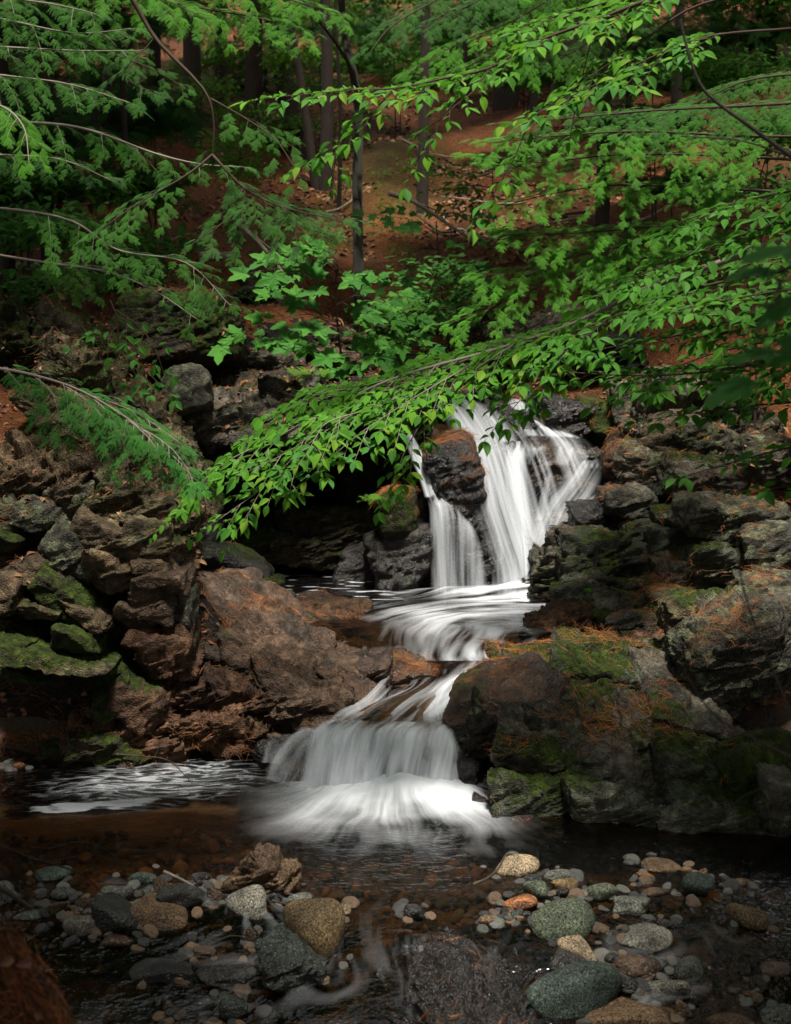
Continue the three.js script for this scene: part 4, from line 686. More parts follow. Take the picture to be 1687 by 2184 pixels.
function clusterShape(leaf, n, seed, size) {                           // a small twig of leaves for growth farther back
  const r = rng(seed), list = [];
  for (let i = 0; i < n; i++) { const g = leaf[i % leaf.length].clone(), s = size * (0.7 + 0.5 * r()); g.deleteAttribute('uv'); if (!g.index) g.setIndex([...Array(g.attributes.position.count).keys()]);
    g.applyMatrix4(new THREE.Matrix4().compose(V3((r() - 0.5) * 0.7, (r() - 0.5) * 0.28 - 0.1 * i / n, (r() - 0.5) * 0.7), new THREE.Quaternion().setFromEuler(new THREE.Euler(-PI / 2 + (r() - 0.3) * 1.1, (r() - 0.5) * 1.0, r() * PI * 2, 'YXZ')), V3(s, s, s))); list.push(g); }
  return mergeGeometries(list);
}
const leafMat = (r, g, b, o = {}) => new THREE.MeshPhysicalMaterial({ color: rgb(r, g, b), roughness: 0.95, transmission: 0.45, thickness: 0, clearcoat: 0.05, clearcoatRoughness: 0.35, specularIntensity: 0.18, ...o });
const BEECH = [leafMat(0.075, 0.225, 0.014), leafMat(0.05, 0.17, 0.014), leafMat(0.115, 0.28, 0.016), leafMat(0.04, 0.14, 0.014), leafMat(0.15, 0.27, 0.022), leafMat(0.058, 0.2, 0.03)];
const MAPLE = [leafMat(0.052, 0.19, 0.024), leafMat(0.042, 0.155, 0.022), leafMat(0.07, 0.225, 0.026)];
const NEEDLE = { fresh: leafMat(0.062, 0.205, 0.011), mid: leafMat(0.036, 0.125, 0.010), deep: leafMat(0.03, 0.108, 0.012), blue: leafMat(0.042, 0.165, 0.022) };  // deep: darker needle copy for shaded boughs, the shade put into its colour
const FAR = { leaf: leafMat(0.056, 0.165, 0.014), lime: leafMat(0.095, 0.22, 0.016), dim: leafMat(0.045, 0.15, 0.018) };  // dim: slightly darker leaf copy with shade put into its colour
const UP = V3(0, 1, 0), bas = (x, y, z, p, s) => new THREE.Matrix4().makeBasis(x.clone().multiplyScalar(s), y.clone().multiplyScalar(s), z.clone().multiplyScalar(s)).setPosition(p);
function leafMatrix(p, axis, normal, s) { const a = axis.clone().normalize(), z = normal.clone().addScaledVector(a, -normal.dot(a)).normalize(), x = V3().crossVectors(a, z); return bas(x, a, z, p, s); }
const line = (pts) => pts.map(([x, y, d]) => place(x, y, d));

// A leafy bough: side twigs in one rough plane, leaves alternating along them.
function leafyBough(pts, o, r, wood, leaves) {
  const c = new THREE.CatmullRomCurve3(pts), L = c.getLength(), tilt = V3(o.lean ?? 0, 1, o.tilt ?? 0.45).normalize();
  wood.push(tube(pts, o.r0 ?? 0.009, 0.0018, 5, Math.ceil(L * 14)));
  const sprout = (p, T, len, depth) => {                               // one twig with its leaves
    const n = Math.max(2, Math.round(len / (o.gap ?? 0.038))), q = []; const dir = T.clone(); let at = p.clone(), side = r() < 0.5 ? 1 : -1; q.push(at.clone());
    for (let i = 0; i < n; i++) {
      dir.y -= (o.droop ?? 0.018) * (0.6 + r()); dir.x += 0.12 * (r() - 0.5); dir.z += 0.12 * (r() - 0.5); dir.normalize(); at = at.clone().addScaledVector(dir, len / n); q.push(at.clone());
      const S = V3().crossVectors(dir, tilt).normalize(), a = dir.clone().multiplyScalar(0.62).addScaledVector(S, side * (0.75 + 0.3 * r())); a.y += 0.14 - 0.34 * r(); side = -side;
      const nn = tilt.clone().add(V3((r() - 0.5) * 1.1, 0, (r() - 0.5) * 1.1)); if (r() < (o.full ?? 0.95)) leaves.push(leafMatrix(at, a, nn, (o.leaf ?? 0.08) * (0.5 + 0.75 * r()) * (i < 1 ? 0.8 : 1)));
      if (depth > 0 && i > 0 && i < n - 1 && r() < 0.34) sprout(at, dir.clone().multiplyScalar(0.7).addScaledVector(S, -side * 0.7), len * (1 - i / n) * 0.6, depth - 1);
    }
    const nn = tilt.clone().add(V3((r() - 0.5) * 0.6, 0, (r() - 0.5) * 0.6)), a = dir.clone(); a.y -= 0.08; leaves.push(leafMatrix(at, a, nn, (o.leaf ?? 0.078) * (0.7 + 0.4 * r())));
    if (q.length > 2) wood.push(tube(q, 0.0028, 0.001, 3, n));
  };
  let side = 1; const t0 = o.from ?? 0.2;
  for (let s = t0 * L; s < L; s += (o.step ?? 0.075) * (0.7 + 0.6 * r())) {
    const t = s / L, T = c.getTangentAt(t), S = V3().crossVectors(T, tilt).normalize(), p = c.getPointAt(t), dir = T.clone().multiplyScalar(0.75).addScaledVector(S, side * (0.6 + 0.4 * r())); dir.y -= 0.04; side = -side;
    sprout(p, dir.normalize(), (o.twig ?? 0.34) * (0.45 + 0.65 * r()) * Math.min(1, 0.35 + 1.3 * (1 - t)), o.depth ?? 1);
  }
  sprout(c.getPointAt(1), c.getTangentAt(1), (o.twig ?? 0.3) * 0.6, 0);
}
// leaves of one tree: the 300 that show largest become parts, the rest one mass
function dressLeaves(t, leaves, shapes, mats, r, most = 300) {
  const q = new THREE.Vector3(), near = leaves.map((m) => { q.setFromMatrixPosition(m); const out = Math.abs(q.x) > 0.31 * -q.z ? 5 : 0; return [-q.z + out - 9 * V3().setFromMatrixScale(m).x, m]; }).sort((a, b) => a[0] - b[0]).map((x) => x[1]);
  near.slice(0, most).forEach((m, i) => { const o = part(t, 'leaf', shapes[floor(r() * shapes.length)], mats[floor(r() * mats.length)]); o.applyMatrix4(t.matrixWorld.clone().invert().multiply(m)); });
  const rest = near.slice(most); if (!rest.length) return;
  const inv = t.matrixWorld.clone().invert(), cols = rest.map(() => { const k = 0.8 + 0.45 * r(); return rgb(k, k, k); });
  scatter(t, 'foliage', shapes[1], mats[0], rest.map((m) => inv.clone().multiply(m)), cols);
}
function rootWood(t, wood, mat, name = 'branches') { const g = mergeGeometries(wood); g.translate(-t.position.x, -t.position.y, -t.position.z); return part(t, name, g, mat); }
function leafyTree(name, label, category, o) {
  const r = rng(o.seed), base = o.base, t = thing(name, label, category, o.group, base); t.updateMatrixWorld();
  const wood = [], leaves = [];
  if (o.trunk) { const g = tube(o.trunk, o.r ?? 0.05, o.rTop ?? 0.02, 8, 24); g.translate(-base.x, -base.y, -base.z); part(t, 'trunk', g, o.bark ?? M.bark); }
  for (const b of o.boughs) leafyBough(b.w ?? line(b.p), { ...o.style, ...b }, r, wood, leaves);
  rootWood(t, wood, o.wood ?? M.twig);
  dressLeaves(t, leaves, o.shapes ?? beechLeaf, o.mats ?? BEECH, r, o.most);
  return t;
}
// A hemlock bough: sprays in drooping rows along side twigs.
function hemlockBough(pts, o, r, wood, sprays) {
  const c = new THREE.CatmullRomCurve3(pts), L = c.getLength(), tilt = V3(0, 1, o.tilt ?? 0.5).normalize(); let side = 1;
  wood.push(tube(pts, o.r0 ?? 0.012, 0.002, 5, Math.ceil(L * 12)));
  const sz = o.size ?? 0.08;
  for (let s = (o.from ?? 0.15) * L; s < L; s += (o.step ?? 0.045) * 0.85 * (0.4 + 1.6 * r())) {
    const t = s / L, T = c.getTangentAt(t), S = V3().crossVectors(T, tilt).normalize(), len = (o.twig ?? 0.38) * (0.15 + 1.0 * r()) * Math.min(1, 0.25 + 1.2 * (1 - t)) + 0.05, dir = T.clone().multiplyScalar(0.7).addScaledVector(S, side * (0.35 + 0.85 * r())).normalize(); side = -side;
    const q = [c.getPointAt(t)]; let at = q[0].clone(), k = 1; const n = Math.max(1, Math.round(len / (sz * 0.42)));
    for (let i = 0; i < n; i++) { dir.y -= (o.droop ?? 0.08) * (0.5 + r()); dir.normalize(); at = at.clone().addScaledVector(dir, len / n); q.push(at);
      const S2 = V3().crossVectors(dir, tilt).normalize(), a = dir.clone().addScaledVector(S2, k * (0.2 + 1.0 * r())); a.y -= (o.droop ?? 0.08) * 2 * r(); k = -k;
      if (r() < (o.full ?? 0.8)) sprays.push(leafMatrix(at, a, tilt.clone().add(V3((r() - 0.5) * 0.6, 0, (r() - 0.5) * 0.6)), sz * (0.65 + 0.6 * r()))); }
    if (q.length > 2 && r() < 0.5) wood.push(tube(q, 0.0022, 0.0008, 3, q.length));
  }
  sprays.push(leafMatrix(c.getPointAt(1), c.getTangentAt(1), tilt, sz));
}
function hemlockTree(name, label, o) {
  const r = rng(o.seed), base = o.base, t = thing(name, label, 'tree', o.group, base); t.updateMatrixWorld(); const inv = t.matrixWorld.clone().invert();
  if (o.trunk) { const g = tube(o.trunk, o.r ?? 0.08, o.rTop ?? 0.03, 9, 30); g.translate(-base.x, -base.y, -base.z); part(t, 'trunk', g, o.bark ?? M.bark); }
  const byMat = new Map(), wood = new Map();
  for (const b of o.boughs) { const m = b.mat ?? o.mat ?? NEEDLE.mid, w = b.wood ?? o.wood ?? M.twig; if (!byMat.has(m)) byMat.set(m, []); if (!wood.has(w)) wood.set(w, []); hemlockBough(b.w ?? line(b.p), { ...o.style, ...b }, r, wood.get(w), byMat.get(m)); }
  for (const [w, list] of wood) rootWood(t, list, w);
  let k = 0; for (const [m, list] of byMat) { const cols = list.map(() => { const v = 0.75 + 0.5 * r(); return rgb(v, v * (0.95 + 0.1 * r()), v); }); scatter(t, 'needles', spray[k++ % 3], m, list.map((x) => inv.clone().multiply(x)), cols); }
  return t;
}
// ---------------------------------------------------------------- the beeches reaching in from the right
const foot = (x, d) => V3(x, ground(x, d), -d);
const rise = (x, d, top, lean = 0) => [foot(x, d), V3(x + lean * 0.3, ground(x, d) + top * 0.4, -d), V3(x + lean, ground(x, d) + top, -d - 0.1)];
leafyTree('beech_tree', 'beech with a long pale limb sweeping down left in front of the upper fall', 'tree', {
  seed: 11, base: foot(3.3, 6.2), trunk: rise(3.3, 6.2, 4.2, -0.25), r: 0.07, style: { tilt: 0.42, leaf: 0.07, gap: 0.032 }, wood: M.greytwig,
  boughs: [
    { p: [[2060, 380, 6.1], [1700, 500, 6.2], [1500, 572, 6.3], [1373, 617, 6.4], [1218, 692, 6.5], [1068, 742, 6.6], [843, 806, 6.65], [700, 872, 6.7], [600, 927, 6.7], [475, 990, 6.75], [395, 1066, 6.8]], r0: 0.022, from: 0.36, twig: 0.46, step: 0.05, depth: 2 },
    { p: [[1000, 780, 6.5], [880, 850, 6.4], [760, 930, 6.35], [680, 1000, 6.35]], r0: 0.004, from: 0.1, twig: 0.3, step: 0.055 },
    { p: [[843, 806, 6.65], [760, 825, 6.75], [650, 850, 6.8], [570, 905, 6.8]], r0: 0.004, from: 0.1, twig: 0.3, step: 0.055 },
    { p: [[930, 780, 6.6], [880, 830, 6.55], [760, 880, 6.5], [660, 945, 6.5], [560, 1040, 6.5], [470, 1105, 6.5]], r0: 0.005, from: 0.08, twig: 0.3, step: 0.07 },
    { p: [[1123, 718, 6.55], [1010, 790, 6.5], [930, 860, 6.45], [870, 950, 6.45], [835, 1030, 6.45]], r0: 0.005, from: 0.1, twig: 0.26, step: 0.06 },
    { p: [[1218, 692, 6.5], [1180, 760, 6.45], [1130, 830, 6.45], [1085, 880, 6.45]], r0: 0.005, from: 0.15, twig: 0.3, step: 0.055 },
    { p: [[560, 1040, 6.5], [520, 1110, 6.5], [495, 1150, 6.5]], r0: 0.003, from: 0.3, twig: 0.12, step: 0.08, depth: 0 },
    { p: [[760, 880, 6.5], [700, 900, 6.4], [620, 960, 6.4], [540, 1000, 6.4]], r0: 0.004, from: 0.1, twig: 0.28, step: 0.055 },
    { p: [[1000, 765, 6.6], [900, 800, 6.7], [790, 830, 6.8], [680, 850, 6.85], [610, 870, 6.9]], r0: 0.004, from: 0.1, twig: 0.26, step: 0.06 },
  ],
});
leafyTree('beech_tree', 'beech whose bright upper bough crosses the top of the picture to the left', 'tree', {
  seed: 12, base: foot(3.0, 6.8), trunk: rise(3.0, 6.8, 5.0, -0.1), r: 0.06, style: { tilt: 0.4, leaf: 0.074, gap: 0.034 },
  boughs: [
    { p: [[1900, -160, 6.4], [1600, -60, 6.4], [1383, 0, 6.4], [1273, 42, 6.4], [1143, 90, 6.4], [1043, 145, 6.4], [943, 168, 6.4], [843, 188, 6.4], [750, 192, 6.4], [610, 205, 6.4]], r0: 0.014, from: 0.33, twig: 0.34, step: 0.055, depth: 2 },
    { p: [[1043, 145, 6.4], [1010, 195, 6.35], [963, 232, 6.3], [918, 290, 6.3], [880, 366, 6.3]], r0: 0.004, from: 0.1, twig: 0.14, step: 0.05, depth: 0 },
    { p: [[843, 188, 6.4], [800, 232, 6.35], [770, 262, 6.35], [720, 306, 6.35], [650, 350, 6.35]], r0: 0.004, from: 0.1, twig: 0.15, step: 0.05, depth: 0 },
    { p: [[720, 306, 6.35], [715, 340, 6.35], [712, 375, 6.35]], r0: 0.003, from: 0.1, twig: 0.1, step: 0.06, depth: 0 },
    { p: [[1600, -20, 6.3], [1468, 20, 6.3], [1373, 85, 6.3], [1243, 175, 6.3], [1133, 260, 6.3], [1093, 345, 6.3], [1035, 440, 6.3]], r0: 0.008, from: 0.3, twig: 0.2, step: 0.06 },
    { p: [[1700, 60, 6.2], [1500, 80, 6.2], [1350, 140, 6.2], [1250, 190, 6.2], [1150, 235, 6.2]], r0: 0.007, from: 0.25, twig: 0.3, step: 0.06 },
    { p: [[1550, -60, 6.6], [1350, -10, 6.6], [1200, 30, 6.6], [1100, 60, 6.6]], r0: 0.007, from: 0.25, twig: 0.32, step: 0.06 },
    { p: [[1273, 42, 6.4], [1255, 110, 6.4], [1233, 200, 6.4], [1218, 282, 6.4]], r0: 0.004, from: 0.5, twig: 0.08, step: 0.2, depth: 0 },
  ],
});
leafyTree('beech_tree', 'beech filling the right edge with broad layers of leaves', 'tree', {
  seed: 13, base: foot(3.1, 5.6), trunk: rise(3.1, 5.6, 4.0, -0.2), r: 0.055, style: { tilt: 0.36, leaf: 0.074, gap: 0.036, twig: 0.36, step: 0.058, depth: 1 }, mats: [BEECH[1], BEECH[3], BEECH[0], BEECH[1]],
  boughs: [
    { p: [[1980, 480, 5.6], [1750, 560, 5.8], [1500, 610, 6.0], [1350, 660, 6.1], [1230, 705, 6.2]], r0: 0.012, from: 0.2 },
    { p: [[1980, 560, 5.6], [1750, 650, 5.8], [1560, 690, 6.0], [1420, 720, 6.1], [1290, 742, 6.2]], r0: 0.011, from: 0.2 },
    { p: [[1980, 370, 5.7], [1750, 450, 5.9], [1600, 495, 6.1], [1430, 560, 6.2], [1300, 612, 6.3]], r0: 0.011, from: 0.2 },
    { p: [[1980, 310, 5.8], [1750, 390, 6.0], [1560, 435, 6.2], [1430, 482, 6.3]], r0: 0.009, from: 0.2 },
    { p: [[1980, 680, 5.6], [1750, 745, 5.8], [1560, 785, 6.0], [1400, 800, 6.1], [1250, 796, 6.2], [1170, 790, 6.25]], r0: 0.011, from: 0.2, step: 0.05, droop: 0.02 },
    { p: [[1980, 800, 5.6], [1750, 850, 5.8], [1570, 868, 6.0], [1410, 890, 6.1]], r0: 0.009, from: 0.3, twig: 0.2 },
    { p: [[1980, 880, 5.6], [1760, 935, 5.7], [1600, 975, 5.9], [1470, 1012, 6.0]], r0: 0.009, from: 0.35, twig: 0.16, step: 0.09 },
    { p: [[1980, 540, 5.5], [1780, 600, 5.6], [1600, 630, 5.7], [1450, 660, 5.8]], r0: 0.009, from: 0.15 },
    { p: [[1980, 1000, 5.6], [1790, 1030, 5.7], [1650, 1040, 5.8]], r0: 0.007, from: 0.35, twig: 0.16 },
    { p: [[1980, 600, 6.2], [1750, 700, 6.4], [1500, 760, 6.6], [1340, 830, 6.7]], r0: 0.009, from: 0.2 },
    { p: [[1980, 380, 6.4], [1750, 520, 6.6], [1550, 560, 6.8], [1400, 640, 6.9]], r0: 0.009, from: 0.2 },
  ],
});
{ // the blurred near leaves are placed one by one
  const t = thing('maple_branch', 'blurred maple leaves hanging close to the lens at the right edge', 'branch', null, V3(0.95, 2.5, -2.7)); t.updateMatrixWorld(); const inv = t.matrixWorld.clone().invert(), wood = [];
  const limb = line([[1800, 480, 2.7], [1690, 560, 2.72], [1640, 660, 2.72], [1600, 760, 2.72]]); wood.push(tube(limb, 0.004, 0.0015, 5));
  for (const [x, y, ax, ay, s] of [[1560, 822, -0.9, -0.35, 0.115], [1650, 540, -0.8, -0.12, 0.12], [1660, 650, -0.75, -0.4, 0.11], [1610, 760, -0.9, -0.1, 0.10], [1690, 720, -0.7, -0.5, 0.11], [1600, 585, -0.9, -0.12, 0.1]]) {
    const p = place(x + 40, y - 12, 2.72), m = leafMatrix(p, V3(ax, ay, 0.3), V3(0.1, 0.9, 0.25), s), o = part(t, 'leaf', mapleLeaf[1], MAPLE[1]); o.applyMatrix4(inv.clone().multiply(m)); wood.push(tube([limb[2].clone().lerp(limb[1], 0.5), p], 0.0015, 0.001, 3)); }
  rootWood(t, wood, M.twig);
}
leafyTree('maple_sapling', 'striped maple sapling with broad lobed leaves in front of the birch', 'sapling', {
  seed: 15, base: place(735, 800, 11.0), shapes: mapleLeaf, mats: MAPLE, trunk: line([[735, 805, 11.0], [728, 760, 10.9], [720, 690, 10.8], [715, 600, 10.7]]), r: 0.014, rTop: 0.006, bark: M.twig, style: { leaf: 0.155, gap: 0.10, step: 0.12, twig: 0.34, tilt: 0.95, depth: 1, droop: 0.04 },
  boughs: [
    { p: [[722, 700, 10.8], [660, 670, 10.6], [600, 680, 10.5], [520, 715, 10.4]], r0: 0.005, from: 0.1 },
    { p: [[718, 640, 10.7], [670, 600, 10.5], [620, 570, 10.4], [575, 575, 10.3]], r0: 0.005, from: 0.1 },
    { p: [[715, 600, 10.7], [720, 560, 10.6], [700, 540, 10.5]], r0: 0.004, from: 0.1 },
    { p: [[722, 700, 10.8], [770, 690, 10.7], [830, 700, 10.6], [880, 720, 10.5]], r0: 0.005, from: 0.1 },
    { p: [[728, 740, 10.9], [680, 740, 10.5], [640, 740, 10.3]], r0: 0.004, from: 0.1 },
    { p: [[728, 750, 10.9], [790, 755, 10.6], [850, 765, 10.5]], r0: 0.004, from: 0.1 },
    { p: [[718, 650, 10.7], [760, 630, 10.6], [800, 640, 10.5], [850, 660, 10.5]], r0: 0.004, from: 0.1 },
  ],
});
leafyTree('maple_sapling', 'bluish green maple sapling on the brown slope right of the birch', 'sapling', {
  seed: 16, base: foot(0.55, 13.6), shapes: mapleLeaf, mats: [MAPLE[1], MAPLE[0]], trunk: [foot(0.55, 13.6), place(940, 600, 13.5), place(930, 470, 13.4)], r: 0.014, rTop: 0.005, bark: M.twig, style: { leaf: 0.13, gap: 0.1, step: 0.13, twig: 0.36, tilt: 0.8, depth: 1 },
  boughs: [
    { p: [[935, 500, 13.4], [880, 470, 13.2], [820, 460, 13.1]], r0: 0.005 }, { p: [[935, 520, 13.4], [980, 500, 13.3], [1040, 500, 13.2]], r0: 0.005 }, { p: [[940, 570, 13.5], [980, 580, 13.3], [1020, 600, 13.2]], r0: 0.005 },
    { p: [[938, 600, 13.5], [900, 600, 13.3], [860, 610, 13.2]], r0: 0.004 }, { p: [[942, 640, 13.5], [970, 660, 13.3]], r0: 0.004 },
  ],
});
leafyTree('maple_sapling', 'pale leaved sapling spreading flat below the upper beech twigs', 'sapling', {
  seed: 17, base: foot(1.2, 15.5), mats: [FAR.lime, BEECH[1]], trunk: [foot(1.2, 15.5), place(1055, 480, 15.4), place(1050, 360, 15.3)], r: 0.014, rTop: 0.005, bark: M.twig, style: { leaf: 0.12, gap: 0.07, step: 0.10, twig: 0.5, tilt: 0.4, depth: 1, droop: 0.01 },
  boughs: [{ p: [[1052, 380, 15.3], [1000, 365, 15.2], [930, 362, 15.1]], r0: 0.005 }, { p: [[1050, 370, 15.3], [1110, 370, 15.2], [1160, 380, 15.2]], r0: 0.005 }, { p: [[1053, 400, 15.3], [1000, 395, 15.2], [960, 400, 15.2]], r0: 0.005 }, { p: [[1053, 440, 15.3], [1030, 430, 15.2], [980, 440, 15.2]], r0: 0.005 }],
});
leafyTree('maple_sapling', 'dark leaved sapling trailing over the mossy left bank', 'sapling', {
  seed: 18, base: place(215, 720, 9.9), mats: [MAPLE[1], NEEDLE.mid], trunk: line([[235, 640, 9.6], [250, 680, 9.6], [255, 740, 9.6], [290, 800, 9.6]]), r: 0.008, rTop: 0.004, bark: M.twig, style: { leaf: 0.085, gap: 0.06, step: 0.09, twig: 0.24, tilt: 0.9, depth: 1 },
  boughs: [{ p: [[245, 660, 9.6], [290, 690, 9.5], [330, 740, 9.4], [350, 800, 9.4]], r0: 0.004 }, { p: [[250, 690, 9.6], [230, 720, 9.5], [190, 730, 9.5]], r0: 0.004 }, { p: [[258, 750, 9.6], [240, 800, 9.5], [250, 840, 9.4]], r0: 0.004 }, { p: [[275, 780, 9.6], [320, 800, 9.5], [350, 830, 9.4]], r0: 0.004 }],
});
// ---------------------------------------------------------------- hemlocks
hemlockTree('hemlock_tree', 'hemlock with a bright drooping bough over the left cliff', {
  seed: 21, base: foot(-3.6, 6.4), trunk: rise(-3.6, 6.4, 7, 0.1), r: 0.11, rTop: 0.05, mat: NEEDLE.blue, wood: M.greytwig,
  style: { mat: NEEDLE.blue, size: 0.085, tilt: 0.35 },
  boughs: [
    { p: [[-330, 700, 6.5], [-60, 775, 6.5], [60, 797, 6.45], [170, 832, 6.4], [290, 905, 6.35], [400, 1000, 6.3]], r0: 0.012, from: 0.36, droop: 0.05, twig: 0.17, step: 0.05 },
    { p: [[70, 800, 6.45], [110, 835, 6.4], [125, 880, 6.36], [140, 925, 6.34]], r0: 0.004, from: 0.2, droop: 0.10, twig: 0.13, step: 0.028 },
    { p: [[120, 812, 6.44], [180, 850, 6.36], [215, 885, 6.32], [228, 920, 6.3]], r0: 0.004, from: 0.2, droop: 0.10, twig: 0.12, step: 0.028 },
    { p: [[190, 842, 6.4], [240, 890, 6.34], [262, 940, 6.3], [275, 1005, 6.28]], r0: 0.004, from: 0.15, droop: 0.10, twig: 0.13, step: 0.026 },
    { p: [[250, 880, 6.38], [310, 925, 6.32], [340, 970, 6.3], [350, 1010, 6.28]], r0: 0.004, from: 0.15, droop: 0.10, twig: 0.12, step: 0.026 },
    { p: [[300, 912, 6.36], [360, 950, 6.3], [400, 1000, 6.28], [412, 1030, 6.26]], r0: 0.003, from: 0.15, droop: 0.10, twig: 0.10, step: 0.026 },
    { p: [[200, 845, 6.4], [270, 870, 6.44], [330, 905, 6.46], [390, 950, 6.46]], r0: 0.003, from: 0.15, droop: 0.08, twig: 0.12, step: 0.03 },
  ],
});
hemlockTree('hemlock_tree', 'hemlock whose dark forked limb arches down from the top left', {
  seed: 22, base: foot(-3.3, 8.3), trunk: rise(-3.3, 8.3, 7, 0.2), r: 0.10, rTop: 0.04, mat: NEEDLE.deep, wood: M.twig,
  boughs: [
    { p: [[150, -150, 7.6], [270, -20, 7.5], [330, 80, 7.5], [440, 200, 7.4], [456, 260, 7.4], [453, 330, 7.4]], r0: 0.02, from: 0.97, twig: 0.1 },
    { p: [[453, 330, 7.4], [400, 372, 7.3], [300, 430, 7.2], [210, 492, 7.1]], r0: 0.009, from: 0.3, droop: 0.06, step: 0.04, mat: NEEDLE.mid },
    { p: [[453, 330, 7.4], [520, 400, 7.3], [600, 440, 7.2], [730, 470, 7.1]], r0: 0.009, from: 0.2, droop: 0.06, step: 0.035, twig: 0.34 },
    { p: [[450, 210, 7.4], [520, 250, 7.3], [590, 300, 7.2], [640, 380, 7.1]], r0: 0.005, from: 0.2, twig: 0.2, step: 0.06, mat: NEEDLE.mid },
    { p: [[330, 80, 7.5], [270, 160, 7.4], [330, 200, 7.3]], r0: 0.004, from: 0.2, twig: 0.2, step: 0.06 },
    { p: [[520, 400, 7.3], [480, 470, 7.2], [410, 520, 7.1]], r0: 0.005, from: 0.1, twig: 0.26, step: 0.05 },
    { p: [[600, 440, 7.2], [640, 480, 7.15], [700, 500, 7.1]], r0: 0.005, from: 0.1, twig: 0.24, step: 0.05 },
  ],
});
hemlockTree('hemlock_tree', 'hemlock with long bare grey twigs across the left edge', {
  seed: 23, base: foot(-3.1, 8.6), trunk: rise(-3.1, 8.6, 8, 0.1), r: 0.12, rTop: 0.05, mat: NEEDLE.mid, wood: M.greytwig, style: { full: 0.85 },
  boughs: [
    { p: [[-220, 90, 8.4], [0, 100, 8.2], [170, 108, 8.1], [300, 108, 8.0]], r0: 0.012, from: 0.25, step: 0.07, twig: 0.4 },
    { p: [[-220, 240, 8.2], [0, 258, 8.0], [170, 272, 7.9], [340, 330, 7.8], [430, 350, 7.7], [520, 356, 7.6]], r0: 0.014, from: 0.3, step: 0.075, twig: 0.36, droop: 0.12 },
    { p: [[-220, 190, 7.6], [0, 225, 7.4], [50, 270, 7.3], [62, 345, 7.2]], r0: 0.01, from: 0.4, step: 0.04, twig: 0.26, droop: 0.2, mat: NEEDLE.fresh },
    { p: [[-220, 10, 8.0], [0, 40, 7.9], [160, 70, 7.8], [290, 60, 7.7]], r0: 0.01, from: 0.25, step: 0.06, twig: 0.4 },
    { p: [[-220, 140, 8.8], [0, 160, 8.8], [150, 180, 8.7], [280, 220, 8.6]], r0: 0.01, from: 0.25, step: 0.06, twig: 0.45 },
    { p: [[-220, 320, 8.8], [0, 330, 8.6], [130, 340, 8.5], [250, 390, 8.4]], r0: 0.01, from: 0.25, step: 0.07, twig: 0.35, mat: NEEDLE.deep },
    { p: [[-150, 430, 8.4], [150, 470, 8.0], [250, 532, 7.9], [400, 562, 7.8], [490, 650, 7.7]], r0: 0.01, from: 0.35, step: 0.05, twig: 0.34, mat: NEEDLE.mid },
    { p: [[-150, 520, 8.6], [100, 560, 8.3], [230, 580, 8.2], [330, 620, 8.1], [420, 680, 8.0]], r0: 0.01, from: 0.4, step: 0.06, twig: 0.3, mat: NEEDLE.mid },
    { p: [[-220, -40, 8.0], [-20, -10, 7.9], [120, 10, 7.8], [210, 30, 7.7]], r0: 0.01, from: 0.2, step: 0.05, twig: 0.4 },
  ],
});
hemlockTree('hemlock_tree', 'hemlock with pale sunlit sprays hanging along the top edge left of centre', {
  seed: 24, base: foot(-3.9, 10.2), trunk: rise(-3.9, 10.2, 9, 0.1), r: 0.12, bark: M.bark, rTop: 0.05, mat: NEEDLE.fresh, style: { tilt: 0.7 },
  boughs: [
    { p: [[60, -120, 9.4], [250, -30, 9.2], [420, 15, 9.0], [560, 40, 8.9], [650, 70, 8.8]], r0: 0.012, from: 0.25, step: 0.035, twig: 0.45 },
    { p: [[60, -160, 9.0], [200, -60, 8.9], [330, -10, 8.8], [440, 40, 8.7]], r0: 0.01, from: 0.2, step: 0.04, twig: 0.4 },
    { p: [[300, -140, 9.2], [480, -40, 9.0], [620, 0, 8.9], [730, 30, 8.8]], r0: 0.01, from: 0.2, step: 0.04, twig: 0.4 },
    { p: [[100, 60, 10], [230, 110, 9.8], [330, 150, 9.6], [400, 190, 9.5]], r0: 0.01, from: 0.1, step: 0.06, twig: 0.3, mat: NEEDLE.mid },
  ],
});
